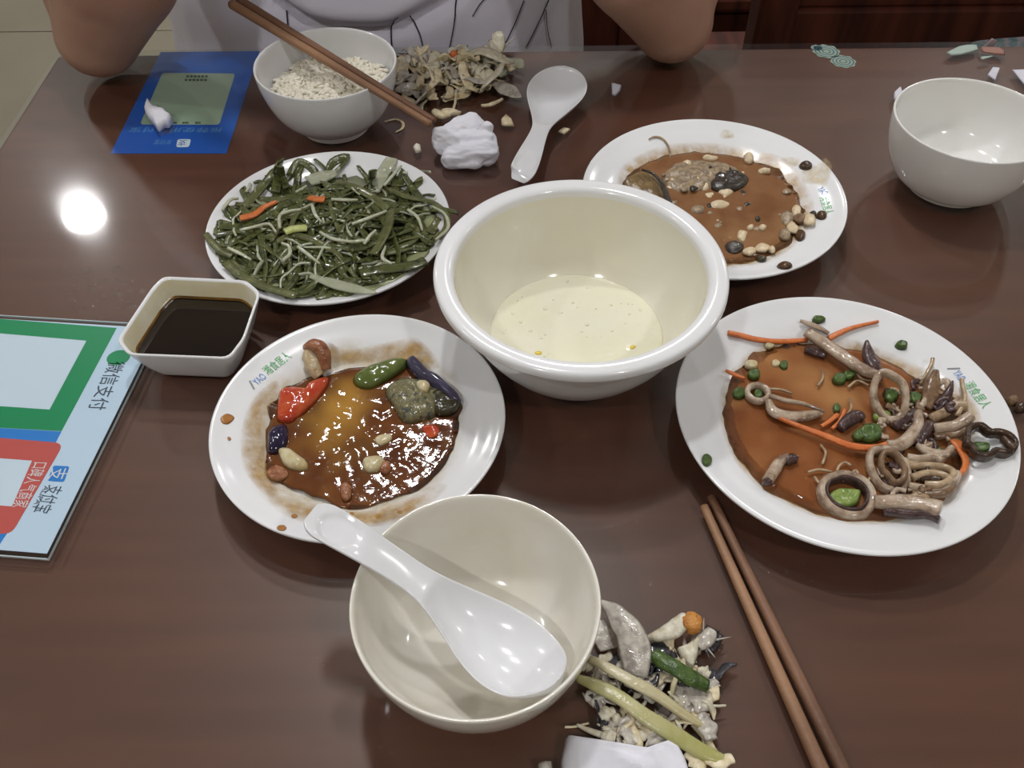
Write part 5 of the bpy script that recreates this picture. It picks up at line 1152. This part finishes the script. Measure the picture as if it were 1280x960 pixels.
mk('shaft', sweep(pts(TAB, [(721, 906), (734, 912), (753, 919)], .002), [.0006, .0013, .0018], .0012, 12, 8), BONE, o)
t_sw('scrap_thread', [(706, 909), (720, 908), (736, 904)], .0006, .0005, BONET, 'hair thin thread left of the drumstick shaped bone', 'scrap', NG, .001)
bit('food_scrap', [(672, 956), (680, 952), (690, 952), (692, 975), (672, 975)], BONEG, 'grey scrap at the bottom edge left of the flat tissue', 'scrap', th=.005, amp=.002, grp=NG, pw=2)
food('bean_bit', chunk(at(771, 899, .0022), (.0026, .0032, .0022), 0, 6, .2, 2, 2), BONE, 'small round white bit left of the stalks', 'scrap', NG)

scrap_heap(70, 812, 868, 78, 56, .008, [BONEG, BONE, BONEG, FIND, BONET], 'fish_scrap', 'small pale fish scrap in the waste heap beside the near bowl', 'scrap', 'small fish scraps beside the near bowl', (.008, .022), (.0014, .0042))
# tissues
def ridge(v):
    q = v*62; return .0026*(.5-abs(noise.noise(q))*2)+.0008*(.5-abs(noise.noise(q*2.6))*2)
t = empty('crumpled_tissue', at(580, 185, 0), 'crumpled white tissue in front of the far waste heap', 'tissue')
tz = []
def tcap(p, q, ra, rb): tz.append(capsule(at(*p), at(*q), ra, rb, 14))
tcap((556, 172, .013), (588, 160, .015), .0105, .0115); tcap((556, 180, .010), (606, 178, .013), .009, .010); tcap((564, 196, .008), (606, 190, .010), .0078, .0105)
tcap((562, 203, .0045), (596, 202, .006), .0045, .006); tcap((602, 172, .016), (609, 160, .022), .0055, .0045); tcap((575, 158, .016), (590, 154, .018), .006, .006)
melt('tissue_folds', tz, .0011, TISS, t, 2, lambda v: ridge(Vector((v.x*.6, v.y*1.5, v.z*1.3))))
fo = blob([at(x, y, 0) for x, y in ((707, 924), (760, 932), (808, 940), (836, 931), (848, 938), (857, 952), (866, 985), (850, 1030), (700, 1030), (701, 952))], zt, .0045, n=120, K=26, pw=14, amp=.0, smooth=False)
def foldz(v):
    k = max(0, min(1, (v.z-ZT)/.0045)); return Vector((v.x, v.y, v.z+k*(.0060*(.5-abs(noise.noise(Vector((v.x*38, v.y*75+v.x*20, 1))))*2)+.0034)))
tag(mk('flat_tissue', ([foldz(v) for v in fo[0]], fo[1]), TISS), 'folded white tissue cut by the bottom edge of the picture', 'tissue')
bl = blob([at(x, y, 0) for x, y in ((185, 130), (190, 137), (197, 140), (203, 144), (208, 143), (212, 149), (217, 152), (212, 160), (206, 160), (199, 165), (194, 158), (186, 149), (182, 142), (183, 134))], zt, .006, n=56, K=12, pw=3, smooth=False)
tag(mk('tissue_scrap', ([v+Vector((0, 0, max(0, min(1, (v.z-ZT)/.003))*(.0028+ridge(v)))) for v in bl[0]], bl[1]), TISS), 'crumpled white tissue scrap lying over the blue sign', 'tissue')

# water on the glass
WATER = glass_mat('water_drop', (250, 252, 252), 1.7, .01)
def dome(*a):                  # the part of a drop that stands above the glass
    V, F = chunk(*a); z0 = ZT+.00002; keep = [f for f in F if min(V[i].z for i in f) > z0]
    ix = {i: k for k, i in enumerate(sorted({i for f in keep for i in f}))}
    return [V[i] for i in sorted(ix)], [tuple(ix[i] for i in f) for f in keep]
dr = []
DRR = random.Random(11)
spots = []
for k in range(260):
    a = DRR.random()*2*PI; r = DRR.random()**.6; p = at(128+52*r*math.cos(a), 368+34*r*math.sin(a), 0); q = DRR.uniform(.0006, .0034)
    if any(math.hypot(p.x-u, p.y-v) < (q+w)*1.45 for u, v, w in spots): continue
    spots.append((p.x, p.y, q))
    dr.append(dome((p.x, p.y, ZT+q*.04), (q*1.3, q, q*.42), DRR.random()*3, k, .3, 1.4, 2))
for x, y in [(62+DRR.random()*60, 330+DRR.random()*40) for _ in range(8)]+[(755+DRR.random()*60, 640+DRR.random()*110) for _ in range(16)]+[(470+DRR.random()*60, 900+DRR.random()*50) for _ in range(5)]+[(380+DRR.random()*30, 820+DRR.random()*30) for _ in range(7)]+[(960+DRR.random()*70, 700+DRR.random()*40) for _ in range(8)]+[(400+DRR.random()*90, 180+DRR.random()*12) for _ in range(8)]:
    p = at(x, y, 0); q = DRR.uniform(.0005, .0012); dr.append(dome((p.x, p.y, ZT+q*.05), (q, q, q*.5), 0, 1, .2, 1.4, 2))
tag(mk('water_droplets', join(*dr), WATER), 'clear water droplets spattered on the glass behind the sauce dish', 'water', kind='stuff')
